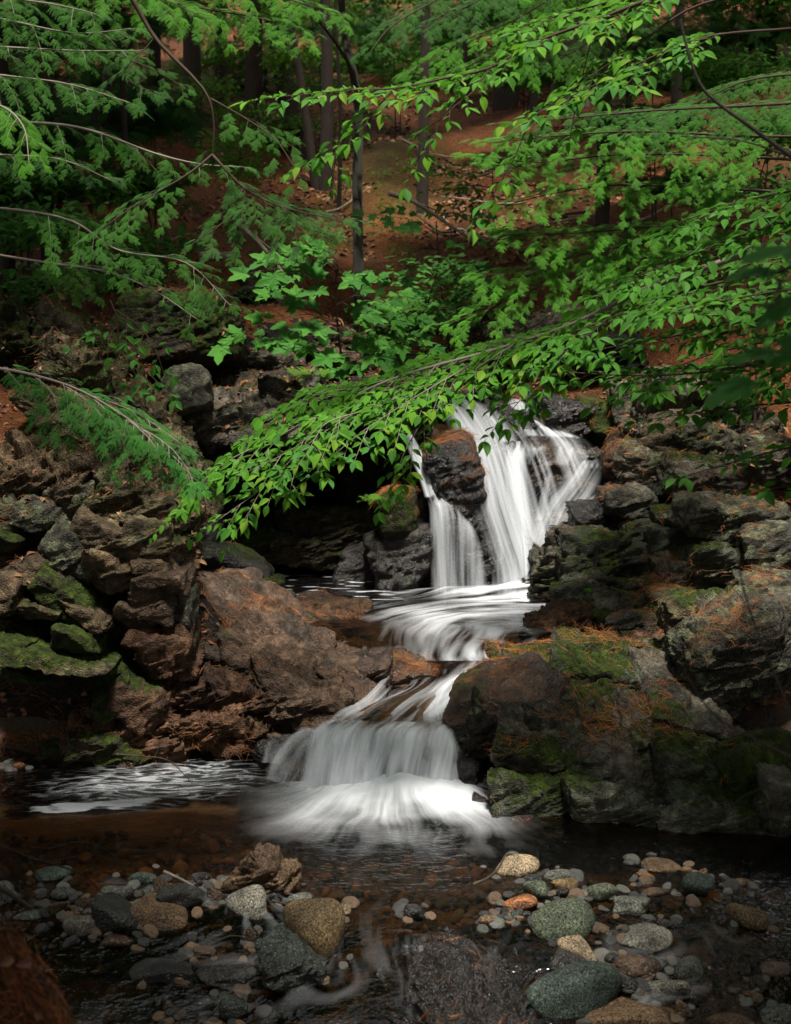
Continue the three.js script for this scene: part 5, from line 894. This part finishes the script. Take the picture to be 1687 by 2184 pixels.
hemlockTree('hemlock_tree', 'hemlock spreading bright layered sprays right of centre above the fall', {
  seed: 25, base: foot(2.9, 9.4), trunk: rise(2.9, 9.4, 8, 0.0), r: 0.11, rTop: 0.05, mat: NEEDLE.fresh, style: { tilt: 0.55, twig: 0.5, step: 0.036, droop: 0.05 },
  boughs: [
    { p: [[1850, 210, 8.8], [1600, 225, 8.6], [1400, 235, 8.4], [1230, 250, 8.3], [1100, 262, 8.2]], r0: 0.012, from: 0.2, mat: NEEDLE.mid },
    { p: [[1850, 290, 8.6], [1600, 290, 8.4], [1350, 280, 8.2], [1180, 290, 8.1], [1040, 305, 8.0]], r0: 0.012, from: 0.25 },
    { p: [[1850, 350, 8.6], [1500, 330, 8.4], [1300, 330, 8.2], [1150, 345, 8.1], [1030, 335, 8.0]], r0: 0.012, from: 0.3 },
    { p: [[1850, 420, 8.6], [1500, 400, 8.4], [1300, 395, 8.2], [1180, 412, 8.1], [1075, 438, 8.0]], r0: 0.012, from: 0.3 },
    { p: [[1800, 520, 8.6], [1500, 480, 8.4], [1300, 490, 8.2], [1180, 500, 8.1], [1070, 500, 8.0]], r0: 0.012, from: 0.3 },
    { p: [[1800, 590, 8.6], [1500, 545, 8.4], [1300, 560, 8.2], [1180, 600, 8.1], [1080, 640, 8.0], [960, 690, 7.9]], r0: 0.012, from: 0.35 },
    { p: [[1700, 560, 8.4], [1400, 520, 8.3], [1250, 540, 8.2], [1130, 570, 8.1], [1020, 590, 8.0]], r0: 0.01, from: 0.3 },
    { p: [[1850, 150, 9.2], [1600, 170, 9.1], [1480, 220, 9.0], [1380, 260, 8.9]], r0: 0.01, from: 0.2, mat: NEEDLE.mid },
  ],
});
hemlockTree('hemlock_tree', 'hemlock with pale and dark sprays at the top centre', {
  seed: 26, base: foot(2.0, 13.2), trunk: rise(2.0, 13.2, 9, 0.1), r: 0.08, bark: M.bark, rTop: 0.04, mat: NEEDLE.fresh, style: { tilt: 0.6, twig: 0.5, step: 0.05 },
  boughs: [
    { p: [[1230, -40, 12.2], [1100, 40, 11.8], [980, 90, 11.5], [870, 160, 11.2]], r0: 0.012, from: 0.1 },
    { p: [[1230, 20, 12.2], [1100, 90, 11.8], [1000, 140, 11.5], [930, 170, 11.2]], r0: 0.012, from: 0.1 },
    { p: [[1200, -120, 11], [1050, -60, 10.5], [930, 0, 10], [830, 60, 9.6], [790, 110, 9.4]], r0: 0.012, from: 0.15, mat: NEEDLE.deep },
    { p: [[1200, -120, 11], [1100, -40, 10.5], [1000, 10, 10], [900, 60, 9.6]], r0: 0.01, from: 0.15, mat: NEEDLE.deep },
    { p: [[1300, 60, 12.4], [1200, 120, 12], [1120, 150, 11.8]], r0: 0.01, from: 0.1, mat: NEEDLE.mid },
  ],
});
// ---------------------------------------------------------------- the wood up the slope: trunks with crowns above the picture
function forestTree(label, px, py, w, o = {}) {                        // foot column and row and trunk width in the photograph
  const b = onSurface(px, py, ground, 11, 80), d = -b.z, rad = metres(w, d) / 2, r = rng(px * 7 + py), top = o.top ?? 13;
  const t = thing('forest_tree', label, 'tree', 'trees of the wood up the slope', b); t.updateMatrixWorld();
  const lean = (o.lean ?? 0) * 1, pts = [V3(0, -0.1, 0), V3(lean * 0.12 + 0.03, top * 0.12, 0), V3(lean * 0.3 + (r() - 0.5) * rad * 2, top * 0.3, 0), V3(lean * 0.6, top * 0.65, 0.1), V3(lean * 0.8, top, 0)];
  part(t, 'trunk', tube(pts, rad * 1.08, rad * 0.35, 10, 36), o.bark ?? M.bark);
  if (!o.bare) { const mats = []; for (let i = 0; i < (px < 480 || px > 1260 ? 90 : 8); i++) { const h = (o.crown ?? 0.5) + (1 - (o.crown ?? 0.5)) * r(), a = r() * 6.283, R = (o.spread ?? 2.2) * Math.sqrt(r()) * (1.25 - h) * 1.6, p = V3(cos(a) * R + lean * h * 0.8, top * h + 0.3 * r(), sin(a) * R); mats.push(leafMatrix(p, V3(cos(a), -0.25, sin(a)), V3((r() - 0.5) * 0.6, 1, (r() - 0.5) * 0.6), 1.0 + 0.9 * r())); }  // unseen crowns, thickened at the sides for shade, thinned mid-slope for sun
    scatter(t, 'crown', spray[px % 3], NEEDLE.mid, mats); }
  return t;
}
forestTree('dark trunk half hidden behind hemlock sprays at the top left', 408, 310, 42);
forestTree('straight dark trunk left of the two leaning stems', 541, 306, 40);
forestTree('thick dark trunk leaning left near the centre top', 630, 300, 44, { lean: -2.6 });
forestTree('thin dark stem bowed to the left beside the leaning trunk', 676, 402, 20, { lean: -2.2, crown: 0.65 });
forestTree('reddish dark trunk between the thin stem and the birch', 695, 404, 30, { bark: M.bark });
forestTree('slender pole just left of the birch', 722, 452, 10, { bark: M.bark, top: 9, crown: 0.7 });
forestTree('short dark trunk on the brown slope right of the birch', 900, 452, 26);
forestTree('thick dark trunk pair, the one nearer the birch', 1078, 232, 56);
forestTree('thick dark trunk pair, the one farther right', 1204, 244, 64);
forestTree('slim stem between the two thick dark trunks', 1137, 236, 18, { bark: M.bark });
forestTree('grey stem just right of the thick trunk pair', 1250, 226, 14, { bark: M.greytwig });
forestTree('mottled pale trunk high on the right slope', 1360, 182, 28, { bark: M.greytwig });
forestTree('dark slim trunk with pale patches near the top right corner', 1522, 150, 30);
forestTree('slim brown trunk in the dim wood at the far left', 232, 412, 26, { bark: M.bark });
forestTree('thin leaning stem in the dim wood at the far left', 268, 402, 14, { lean: -1.2 });
forestTree('dark trunk at the left edge behind the stems', 16, 650, 34);
forestTree('slim dark trunk left of the boulder bank', 100, 652, 22, { lean: 0.4 });
forestTree('thin dark sapling trunk above the mossy boulder', 268, 622, 16, { top: 8, crown: 0.7 });
forestTree('brown trunk behind the top left foliage', 330, 250, 28, { bark: M.bark });
forestTree('dark trunk behind foliage just left of the top centre', 470, 230, 30);
forestTree('dim trunk seen between the birch and the thick pair', 990, 210, 24, { bark: M.bark });
forestTree('dim distant trunk above the thick pair', 1290, 130, 36);
forestTree('dim distant trunk at the top centre', 800, 150, 34);
forestTree('dim trunk in the top right corner', 1640, 130, 30, { bark: M.bark });
forestTree('brown trunk among leaves at the upper right', 1440, 250, 22, { bark: M.bark });
forestTree('dim trunk at the upper left corner', 60, 240, 34);
forestTree('short dark stump like trunk right of the boulders', 1330, 640, 20, { top: 7, crown: 0.7 });
{ // unseen hemlocks added beside and behind the view to shade banks and foreground
  let k = 0; for (const [x, z, s, label] of [[-6.4, -4.6, 3.4, 'tall hemlock added for shade beyond the left edge of the picture'], [-6.2, -10, 3.4, 'tall hemlock added for shade beyond the left edge, farther up the bank'], [6.8, -5.0, 3.4, 'tall hemlock added for shade beyond the right edge of the picture'], [7.4, -10, 3.4, 'tall hemlock added for shade beyond the right edge, farther up the bank'], [-3.4, 1.2, 4.2, 'tall hemlock added for shade behind the viewer on the left bank'], [3.6, 1.0, 4.2, 'tall hemlock added for shade behind the viewer on the right bank'], [-3.3, -2.2, 2.4, 'tall hemlock added for shade beyond the lower left corner of the picture'], [4.4, -2.6, 2.3, 'tall hemlock added for shade beyond the lower right corner of the picture'], [0.4, 5.5, 4.2, 'tall hemlock added for shade standing straight behind the viewer']]) {
    const r = rng(600 + k++), b = foot(x, -z), t = thing('hemlock_tree', label, 'tree', 'hemlocks added for shade outside the picture', z > 0 ? V3(x, 0, z) : b); t.updateMatrixWorld();
    part(t, 'trunk', tube([V3(0, -0.1, 0), V3(0.1, 4, 0), V3(0, 12, 0)], 0.2, 0.05, 10, 20), M.bark); const mats = [];
    for (let i = 0; i < 330; i++) { const h = 0.46 + 0.54 * r(), a = r() * 6.283, R = s * Math.sqrt(r()) * Math.min(1, 2.2 * (1.05 - h)); mats.push(leafMatrix(V3(cos(a) * R, 12 * h, sin(a) * R), V3(cos(a), -0.3, sin(a)), V3((r() - 0.5) * 0.6, 1, (r() - 0.5) * 0.6), 1.0 + 0.9 * r())); }
    scatter(t, 'crown', spray[k % 3], NEEDLE.mid, mats);
  }
}
{ // the birch
  const b = onSurface(768, 715, ground, 11, 20), d = -b.z, t = thing('birch_tree', 'slender birch with mottled pale bark in the centre of the slope', 'tree', null, b), r = rng(8);
  const pts = [[768, 725], [766, 640], [764, 520], [762, 380], [765, 260], [758, 180], [740, 100], [730, 30], [722, -60], [700, -300], [690, -560]].map(([x, y]) => place(x, y, d).sub(b)), g = tube(pts, metres(27, d) / 2, 0.03, 12, 90), p = g.attributes.position.array, col = [];
  for (let i = 0; i < p.length; i += 3) { const n = 1.5 * fbm(p[i] * 22, p[i + 1] * 13, p[i + 2] * 22, 4), e = sstep(0.02, 0.10, n + 0.1), m = sstep(0.1, 0.3, fbm(p[i] * 10 + 5, p[i + 1] * 6, p[i + 2] * 10, 3)); let c = [lerp(0.055, 0.36, e), lerp(0.042, 0.33, e), lerp(0.03, 0.28, e)]; c = [lerp(c[0], 0.12, m * 0.6), lerp(c[1], 0.13, m * 0.6), lerp(c[2], 0.07, m * 0.6)]; col.push(...c); }
  g.setAttribute('color', new THREE.BufferAttribute(new Float32Array(col), 3)); part(t, 'trunk', g, M.mottled);
  part(t, 'limb', tube([[764, 195], [740, 130], [700, 70], [660, 20], [620, -40]].map(([x, y]) => place(x, y, d - 0.05).sub(b)), 0.022, 0.008, 6, 20), M.bark);
  const mats = []; for (let i = 0; i < 60; i++) { const a = r() * 6.283, R = 2.2 * Math.sqrt(r()); mats.push(leafMatrix(V3(-0.3 + cos(a) * R, 4.6 + 3 * r(), sin(a) * R), V3(cos(a), -0.2, sin(a)), V3((r() - 0.5), 1, (r() - 0.5)), 0.9)); }
  scatter(t, 'crown', clusterShape(beechLeaf, 8, 4, 0.13), FAR.leaf, mats);
}
{ // slanting black stem on the left
  const b = onSurface(75, 660, ground, 8, 14), d = -b.z, t = thing('leaning_sapling', 'thin black leaning stem crossing the left side of the wood', 'sapling', null, b);
  part(t, 'trunk', tube([[70, 680], [84, 620], [108, 520], [132, 410], [140, 360], [180, 290], [225, 210], [275, 105], [300, 40], [330, -60]].map(([x, y]) => place(x, y, d).sub(b)), 0.035, 0.014, 7, 60), M.bark);
  part(t, 'limb', tube([[132, 400], [90, 420], [50, 470], [20, 500]].map(([x, y]) => place(x, y, d).sub(b)), 0.01, 0.004, 5, 14), M.bark);
}
// ---------------------------------------------------------------- undergrowth
const CL = { spray: clusterShape(spray, 10, 23, 0.34), leaf: clusterShape(beechLeaf, 9, 21, 0.16), maple: clusterShape(mapleLeaf, 8, 22, 0.16) };
function bush(label, px, py, d, rx, ry, kind, mat, n, size = 0.5) {     // a leafy shrub in a few flat tiers on thin stems
  const c = place(px, py, d), gx = c.x, b = foot(gx, d), r = rng(px * 3 + py * 5 + 1), t = thing(kind === 'spray' ? 'young_hemlock' : 'leafy_shrub', label, kind === 'spray' ? 'tree' : 'shrub', 'undergrowth on the slope', b), X = metres(rx, d), Y = metres(ry, d), mats = [], cols = [], wood = [];
  const tiers = Math.max(2, Math.round(Y / 0.22)); const o = c.clone().sub(b);
  for (let k = 0; k < tiers; k++) { const y = o.y + (k / Math.max(1, tiers - 1) - 0.5) * 2 * Y, cx = (r() - 0.5) * X * 0.8, rad = X * (0.45 + 0.5 * r()); wood.push(tube([V3((r() - 0.5) * 0.1, 0, 0), V3(cx * 0.3, Math.max(0.1, y * 0.6), 0), V3(cx, y, 0)], 0.014, 0.004, 4, 8));
    for (let i = 0; i < n / tiers; i++) { const a = r() * 6.283, R = rad * Math.sqrt(r()), p = V3(cx + cos(a) * R, y - 0.25 * R * R / rad * 0.6 + (r() - 0.5) * 0.16, sin(a) * R * 0.7), s = size * (0.6 + 0.7 * r()); mats.push(new THREE.Matrix4().compose(p, new THREE.Quaternion().setFromEuler(new THREE.Euler(0.35 + (r() - 0.5) * 0.5, r() * 6.283, (r() - 0.5) * 0.5)), V3(s, s, s))); const v = 0.7 + 0.6 * r(); cols.push(rgb(v, v, v)); } }
  part(t, 'stems', mergeGeometries(wood), M.twig); scatter(t, 'foliage', CL[kind], mat, mats, cols);
}
bush('low leafy shrub on the far left bank beside the black stem', 50, 420, 11.5, 150, 50, 'leaf', FAR.leaf, 110);
bush('leafy shrub right of the black stem', 200, 440, 12, 130, 50, 'leaf', FAR.leaf, 90);
bush('leafy shrub in the dim corner above the mossy bank', 60, 540, 11, 140, 70, 'leaf', FAR.dim, 90);
bush('dark leafy shrub above the mossy boulder', 300, 560, 12.5, 130, 40, 'leaf', FAR.dim, 80);
bush('fresh green plant tier under the leaning trunk', 500, 320, 15.5, 120, 26, 'leaf', FAR.lime, 80);
bush('fresh green plant tier beside the straight dark trunk', 480, 205, 19, 110, 26, 'leaf', FAR.lime, 70);
bush('leafy shrub behind the bowed thin stem', 640, 215, 20, 110, 40, 'leaf', FAR.leaf, 80);
bush('young hemlock at the far left top', 80, 160, 12.5, 170, 110, 'spray', NEEDLE.mid, 160, 0.6);
bush('young hemlock left of the arching limb', 260, 120, 14, 170, 90, 'spray', NEEDLE.mid, 150, 0.6);
bush('young hemlock under the arching limb', 330, 300, 13, 120, 70, 'spray', NEEDLE.deep, 110, 0.5);
bush('dim young hemlock at the left edge', 60, 300, 12, 140, 70, 'spray', NEEDLE.deep, 110, 0.5);
bush('bright sapling crown between the trunks at the top', 470, 60, 21, 130, 50, 'leaf', FAR.lime, 90, 0.6);
bush('bright sapling crown behind the birch top', 690, 60, 20, 130, 50, 'leaf', FAR.lime, 100, 0.6);
bush('green sapling crown right of the birch top', 850, 50, 22, 130, 60, 'leaf', FAR.leaf, 100, 0.6);
bush('bright young tree between the thick trunks', 1120, 70, 20, 130, 60, 'spray', NEEDLE.fresh, 100, 0.7);
bush('green young tree at the top right of centre', 1290, 60, 18, 140, 60, 'leaf', FAR.leaf, 110, 0.6);
bush('young hemlock above the right hemlock sprays', 1400, 160, 15, 150, 80, 'spray', NEEDLE.mid, 120, 0.6);
bush('leafy young tree in the top right corner', 1560, 70, 13, 170, 80, 'leaf', FAR.leaf, 130);
bush('leafy shrub on the right slope under the corner tree', 1600, 210, 12.5, 150, 70, 'leaf', FAR.leaf, 110);
bush('dim young hemlock on the right slope', 1450, 310, 13, 150, 60, 'spray', NEEDLE.deep, 100, 0.5);
bush('leafy shrub at the right edge above the beech layers', 1620, 330, 10.5, 120, 60, 'leaf', FAR.dim, 80);
bush('low maple shoots right of the birch foot', 900, 610, 12.5, 90, 40, 'maple', FAR.dim, 40);
bush('low maple shoots at the birch foot', 850, 690, 12, 80, 30, 'maple', FAR.leaf, 36);
bush('leafy shoots beside the tan slab', 980, 640, 13, 80, 26, 'leaf', FAR.dim, 36);
bush('broad dark young hemlock high on the left slope', 180, 40, 22, 260, 90, 'spray', NEEDLE.mid, 190, 1.0);
bush('broad young hemlock high behind the leaning trunk', 560, 110, 27, 200, 70, 'spray', NEEDLE.mid, 130, 1.0);
bush('broad young hemlock high behind the birch', 780, 90, 30, 220, 80, 'spray', NEEDLE.mid, 140, 1.2);
bush('broad young hemlock high behind the thick pair', 1060, 60, 28, 240, 80, 'spray', NEEDLE.fresh, 150, 1.1);
bush('broad young hemlock high on the right slope', 1350, 50, 25, 240, 80, 'spray', NEEDLE.mid, 150, 1.0);
bush('broad young hemlock in the far top right', 1600, 40, 22, 220, 90, 'spray', NEEDLE.mid, 150, 1.0);
{ // ferns and a sprig on the right rocks
  let i = 0; for (const [x, y, d, s, label] of [[1266, 1262, 9.2, 0.10, 'small bright fern on the rock beside the upper fall'], [1460, 1095, 9.4, 0.09, 'tiny fern sprig under the upper right rocks'], [800, 1065, 10.2, 0.14, 'fern hanging in the dark left of the upper fall'], [668, 800, 11.2, 0.2, 'fern on the ledge below the maple sapling']]) {
    const r = rng(70 + i++), b = place(x, y, d), t = thing('fern', label, 'fern', null, b); for (let k = 0; k < 5; k++) { const a = k / 5 * 6.283 + r(); const o = part(t, 'frond', spray[k % 3], FAR.lime); o.applyMatrix4(leafMatrix(V3(0, 0, 0), V3(cos(a), 0.35, sin(a) + 0.2), V3(0, 1, 0.8), s * (0.7 + 0.5 * r()))); } }
}
// ---------------------------------------------------------------- fallen needles, leaves and sticks
{
  const r = rng(301), needle = (() => { const pos = [], idx = []; for (let k = 0; k < 5; k++) { const a = (r() - 0.5) * 2.4, c = (r() - 0.5) * 0.3, x0 = (r() - 0.5) * 0.7, y0 = (r() - 0.5) * 0.6, l = 0.6 + 0.5 * r(), o = pos.length / 3; for (let i = 0; i <= 3; i++) { const t = i / 3, x = x0 + (sin(a) * t + c * t * t) * l, y = y0 + cos(a) * t * l, w = 0.0115 * (1 - 0.5 * t), z = 0.02 + 0.08 * t * (1 - t); pos.push(x - w, y, z, x + w, y, z, x, y, z + 0.012); if (i < 3) { const q = o + i * 3; idx.push(q, q + 1, q + 4, q, q + 4, q + 3, q + 1, q + 2, q + 5, q + 1, q + 5, q + 4, q + 2, q, q + 3, q + 2, q + 3, q + 5); } } } return geom(pos, idx); })();
  const dead = [leafShape([[-0.1, 0.01], [0, 0.02], [0.15, 0.18], [0.35, 0.3], [0.55, 0.24], [0.8, 0.18], [1, 0.01]], 0.7, 0.35)][0];
  const nm = [], nc = [], lm = [], lc = [], P = V3(), N = V3();
  const lay = (p, n, s, leaf, old = 1) => { const a = r() * 6.283, t = V3(cos(a), 0, sin(a)); t.addScaledVector(n, -t.dot(n)).normalize(); if (leaf) { const q = n.clone().add(V3((r() - 0.5) * 1.1, 0, (r() - 0.5) * 1.1)); lm.push(leafMatrix(p.clone().addScaledVector(n, 0.008), t, q, s)); const k = (0.6 + 0.8 * r()) * old, h = r(); lc.push(h < 0.6 ? rgb(0.16 * k, 0.075 * k, 0.04 * k) : h < 0.85 ? rgb(0.24 * k, 0.13 * k, 0.07 * k) : rgb(0.11 * k, 0.05 * k, 0.04 * k)); } else { nm.push(leafMatrix(p.clone().addScaledVector(n, 0.003), t, n.clone().add(V3((r() - 0.5) * 0.25, 0, (r() - 0.5) * 0.25)), s)); const k = (0.5 + 0.9 * r()) * old; nc.push(r() < 0.3 ? rgb(0.15 * k, 0.075 * k, 0.04 * k) : rgb(0.33 * k, 0.12 * k, 0.036 * k)); } };
  for (const { name, list } of upSpots) for (const [x, y, z, nx, ny, nz, area] of list) {
    const patch = sstep(-0.05, 0.35, fbm(x * 2.2, y * 2.2, z * 2.2, 3)), dens = name === 'thick' ? 900 : name === 'needles' ? 30 + 620 * patch * patch : 170;
    let k = area * dens; while (k > 0) { if (r() < k) { N.set(nx, ny, nz); P.set(x, y, z); name === 'litter' && r() < 0.4 ? lay(P.clone(), N.clone(), 0.035 + 0.025 * r(), true) : lay(P.clone(), N.clone(), 0.055 + 0.025 * r(), false); } k -= 1; }
  }
  const slope = (x, d) => V3(ground(x - 0.05, d) - ground(x + 0.05, d), 0.1, -(ground(x, d - 0.05) - ground(x, d + 0.05))).normalize();
  for (let i = 0; i < 26000; i++) { const d = 7.8 + 8 * Math.pow(r(), 1.3), x = lerp(-0.36 * d, 0.36 * d, r()); if (x > chanL(d) - 0.05 && x < chanR(d) + 0.05) continue; const y = ground(x, d); r() < 0.25 ? lay(V3(x, y, -d), slope(x, d), 0.035 + 0.025 * r(), true) : lay(V3(x, y, -d), slope(x, d), 0.09, false); }
  for (let i = 0; i < 11000; i++) { const d = 12 + 14 * r(), x = lerp(-0.2 * d, 0.24 * d, r()); if (fbm(x * 0.8, d * 0.8, 5, 3) < -0.08) continue; lay(V3(x, ground(x, d), -d), slope(x, d), 0.06 + 0.07 * r(), true); }
  for (let i = 0; i < 3600; i++) { const d = 2.5 + 1.9 * r(), x = -0.2 - 1.6 * r(), y = ground(x, d); if (y < 0.1) continue; r() < 0.16 ? lay(V3(x, y, -d), slope(x, d), 0.02 + 0.025 * r(), true) : lay(V3(x, y, -d), slope(x, d), 0.05 + 0.03 * r(), false); }
  tag(scatter(scene, 'fallen_needles', needle, std({ roughness: 0.7 }), nm, nc), 'orange fallen pine needles strewn over rocks and slope', 'needles');
  tag(scatter(scene, 'fallen_leaves', dead, std({ roughness: 0.8 }), lm, lc), 'brown curled dead leaves lying on the banks', 'dead leaves');
}
function stick(name, label, pts, r0, r1, pale, twigs = []) {
  const g = [tube(pts, r0, r1, 7, 24), ...twigs.map((t) => tube(t, r0 * 0.45, r1 * 0.5, 5, 12))], m = mergeGeometries(g), p = m.attributes.position.array, col = [];
  for (let i = 0; i < p.length; i += 3) { const n = fbm(p[i] * 20, p[i + 1] * 20, p[i + 2] * 20, 3), k = (pale ? 0.26 : 0.08) * (1 + 0.7 * n); col.push(k * 1.05, k * 0.84, k * 0.64); }
  m.setAttribute('color', new THREE.BufferAttribute(new Float32Array(col), 3)); return meshThing(name, m, M.deadwood, label, 'branch');
}
stick('dead_branch', 'pale forked dead branch lying on the slope right of the birch', line([[832, 412, 14.4], [880, 428, 14.2], [925, 456, 14], [975, 490, 13.8], [1040, 530, 13.6]]), 0.03, 0.012, true, [line([[868, 424, 14.2], [910, 440, 14.2], [960, 462, 14.2]])]);
stick('dead_branch', 'pale dead limb leaning down behind the hemlock tips left of the birch', line([[490, 462, 12.6], [540, 505, 12.4], [580, 550, 12.2], [610, 590, 12.1]]), 0.028, 0.012, true, [line([[545, 505, 12.4], [590, 540, 12.4], [625, 560, 12.4]])]);
stick('fallen_log', 'short reddish log on the slope above the grey boulder', line([[430, 545, 14.5], [470, 547, 14.4], [505, 543, 14.4]]), 0.05, 0.045, true);
stick('dead_branch', 'thin pale stick lying on the leaf litter above the left cliff', line([[104, 972, 8.6], [150, 984, 8.55], [205, 992, 8.5], [268, 1006, 8.45]]), 0.007, 0.004, true);
stick('dead_branch', 'thin dark twig reaching over the pool from the mossy ledge', line([[225, 1606, 7.6], [300, 1612, 7.4], [360, 1622, 7.2], [412, 1672, 7.0]]), 0.006, 0.002, false, [line([[330, 1616, 7.3], [340, 1585, 7.3], [318, 1562, 7.3]])]);
stick('dead_branch', 'short broken stick with a yellow end among the left stones', line([[350, 1858, 5.75], [385, 1874, 5.7], [415, 1890, 5.65]]), 0.008, 0.005, true);
stick('dead_branch', 'curved brown twig leaning on the pinkish granite', line([[1010, 1885, 5.8], [1040, 1872, 5.8], [1064, 1850, 5.8], [1078, 1824, 5.85], [1094, 1822, 5.9]]), 0.008, 0.003, false);
stick('dead_branch', 'thin bare twigs arching from the lower left edge', line([[-40, 1790, 4.2], [60, 1826, 4.3], [170, 1862, 4.4], [220, 1905, 4.5]]), 0.005, 0.002, false, [line([[0, 1800, 4.25], [90, 1835, 4.3], [200, 1822, 4.4], [270, 1850, 4.5]]), line([[60, 1826, 4.3], [90, 1880, 4.3], [120, 1930, 4.3]]), line([[100, 1810, 4.3], [180, 1795, 4.4], [250, 1830, 4.5], [272, 1864, 4.5]])]);
stick('dead_branch', 'pale bark covered stick slanting down the lower left edge', line([[-30, 1880, 4.3], [20, 1905, 4.3], [70, 1938, 4.3]]), 0.011, 0.006, false);
stick('dead_branch', 'short black twig over the golden stone in the left rapid', line([[460, 2010, 5.3], [490, 1996, 5.3], [520, 1998, 5.3], [570, 2016, 5.3]]), 0.005, 0.002, false);
stick('dead_branch', 'fine black twigs between the craggy rock and the golden boulder', line([[580, 1920, 5.5], [620, 1930, 5.5], [665, 1936, 5.5]]), 0.006, 0.002, false, [line([[600, 1925, 5.5], [625, 1955, 5.5]]), line([[630, 1930, 5.5], [655, 1915, 5.5]])]);
stick('dead_branch', 'blurred bare twig close to the lens crossing the right outcrop', line([[1740, 1640, 3.0], [1620, 1580, 3.0], [1530, 1530, 3.0], [1470, 1450, 3.0], [1440, 1380, 3.0]]), 0.0035, 0.0015, false, [line([[1730, 1660, 2.9], [1600, 1690, 2.9], [1530, 1740, 2.9]]), line([[1620, 1580, 3.0], [1520, 1620, 3.0], [1420, 1650, 3.0]])]);
stick('dead_branch', 'blurred upright bare twig close to the lens at the right edge', line([[1720, 1600, 3.2], [1670, 1480, 3.2], [1620, 1360, 3.2], [1580, 1230, 3.2], [1570, 1120, 3.2]]), 0.0035, 0.0015, false, [line([[1620, 1360, 3.2], [1590, 1290, 3.2], [1545, 1230, 3.2]])]);
stick('dead_branch', 'bowed bare grey limb blurred across the upper right', line([[1820, 420, 4.6], [1690, 335, 4.6], [1600, 270, 4.6], [1500, 190, 4.6], [1470, 120, 4.6], [1450, 40, 4.6]]), 0.010, 0.004, false, [line([[1690, 335, 4.6], [1580, 300, 4.7], [1450, 290, 4.8]])]);

{ const r = rng(808); for (let i = 0; i < 16; i++) { const d = 13.5 + 11 * r(), x = lerp(-0.16 * d, 0.2 * d, r()), a = r() * 3.14, l = 0.4 + 0.9 * r(), pts = [0, 0.33, 0.66, 1].map((t) => { const X = x + cos(a) * l * (t - 0.5), D = d + sin(a) * l * (t - 0.5); return V3(X, ground(X, D) + 0.03 + 0.05 * r(), -D); }); const o = stick('fallen_stick', 'bare fallen stick lying on the brown needle slope', pts, 0.014 + 0.012 * r(), 0.006, i % 3 > 0); o.userData.category = 'stick'; o.userData.group = 'fallen sticks on the slope'; } }

{ // low green plants in patches on the slope
  const r = rng(909), mats = [], cols = []; for (let i = 0; i < 2600; i++) { const d = 12.5 + 16 * r(), x = lerp(-0.3 * d, 0.32 * d, r()); if (fbm(x * 0.5 + 4, d * 0.45, 9, 3) < 0.1) continue; const s = 0.16 + 0.2 * r(), v = 0.7 + 0.6 * r(); mats.push(new THREE.Matrix4().compose(V3(x, ground(x, d) + 0.1, -d), new THREE.Quaternion().setFromEuler(new THREE.Euler(0.3 * (r() - 0.5), r() * 6.283, 0.3 * (r() - 0.5))), V3(s, s, s))); cols.push(rgb(v, v, v)); }
  tag(scatter(scene, 'ground_plants', CL.leaf, FAR.leaf, mats, cols), 'low green plants in patches on the brown slope', 'plants');
}
renderer.render(scene, camera);
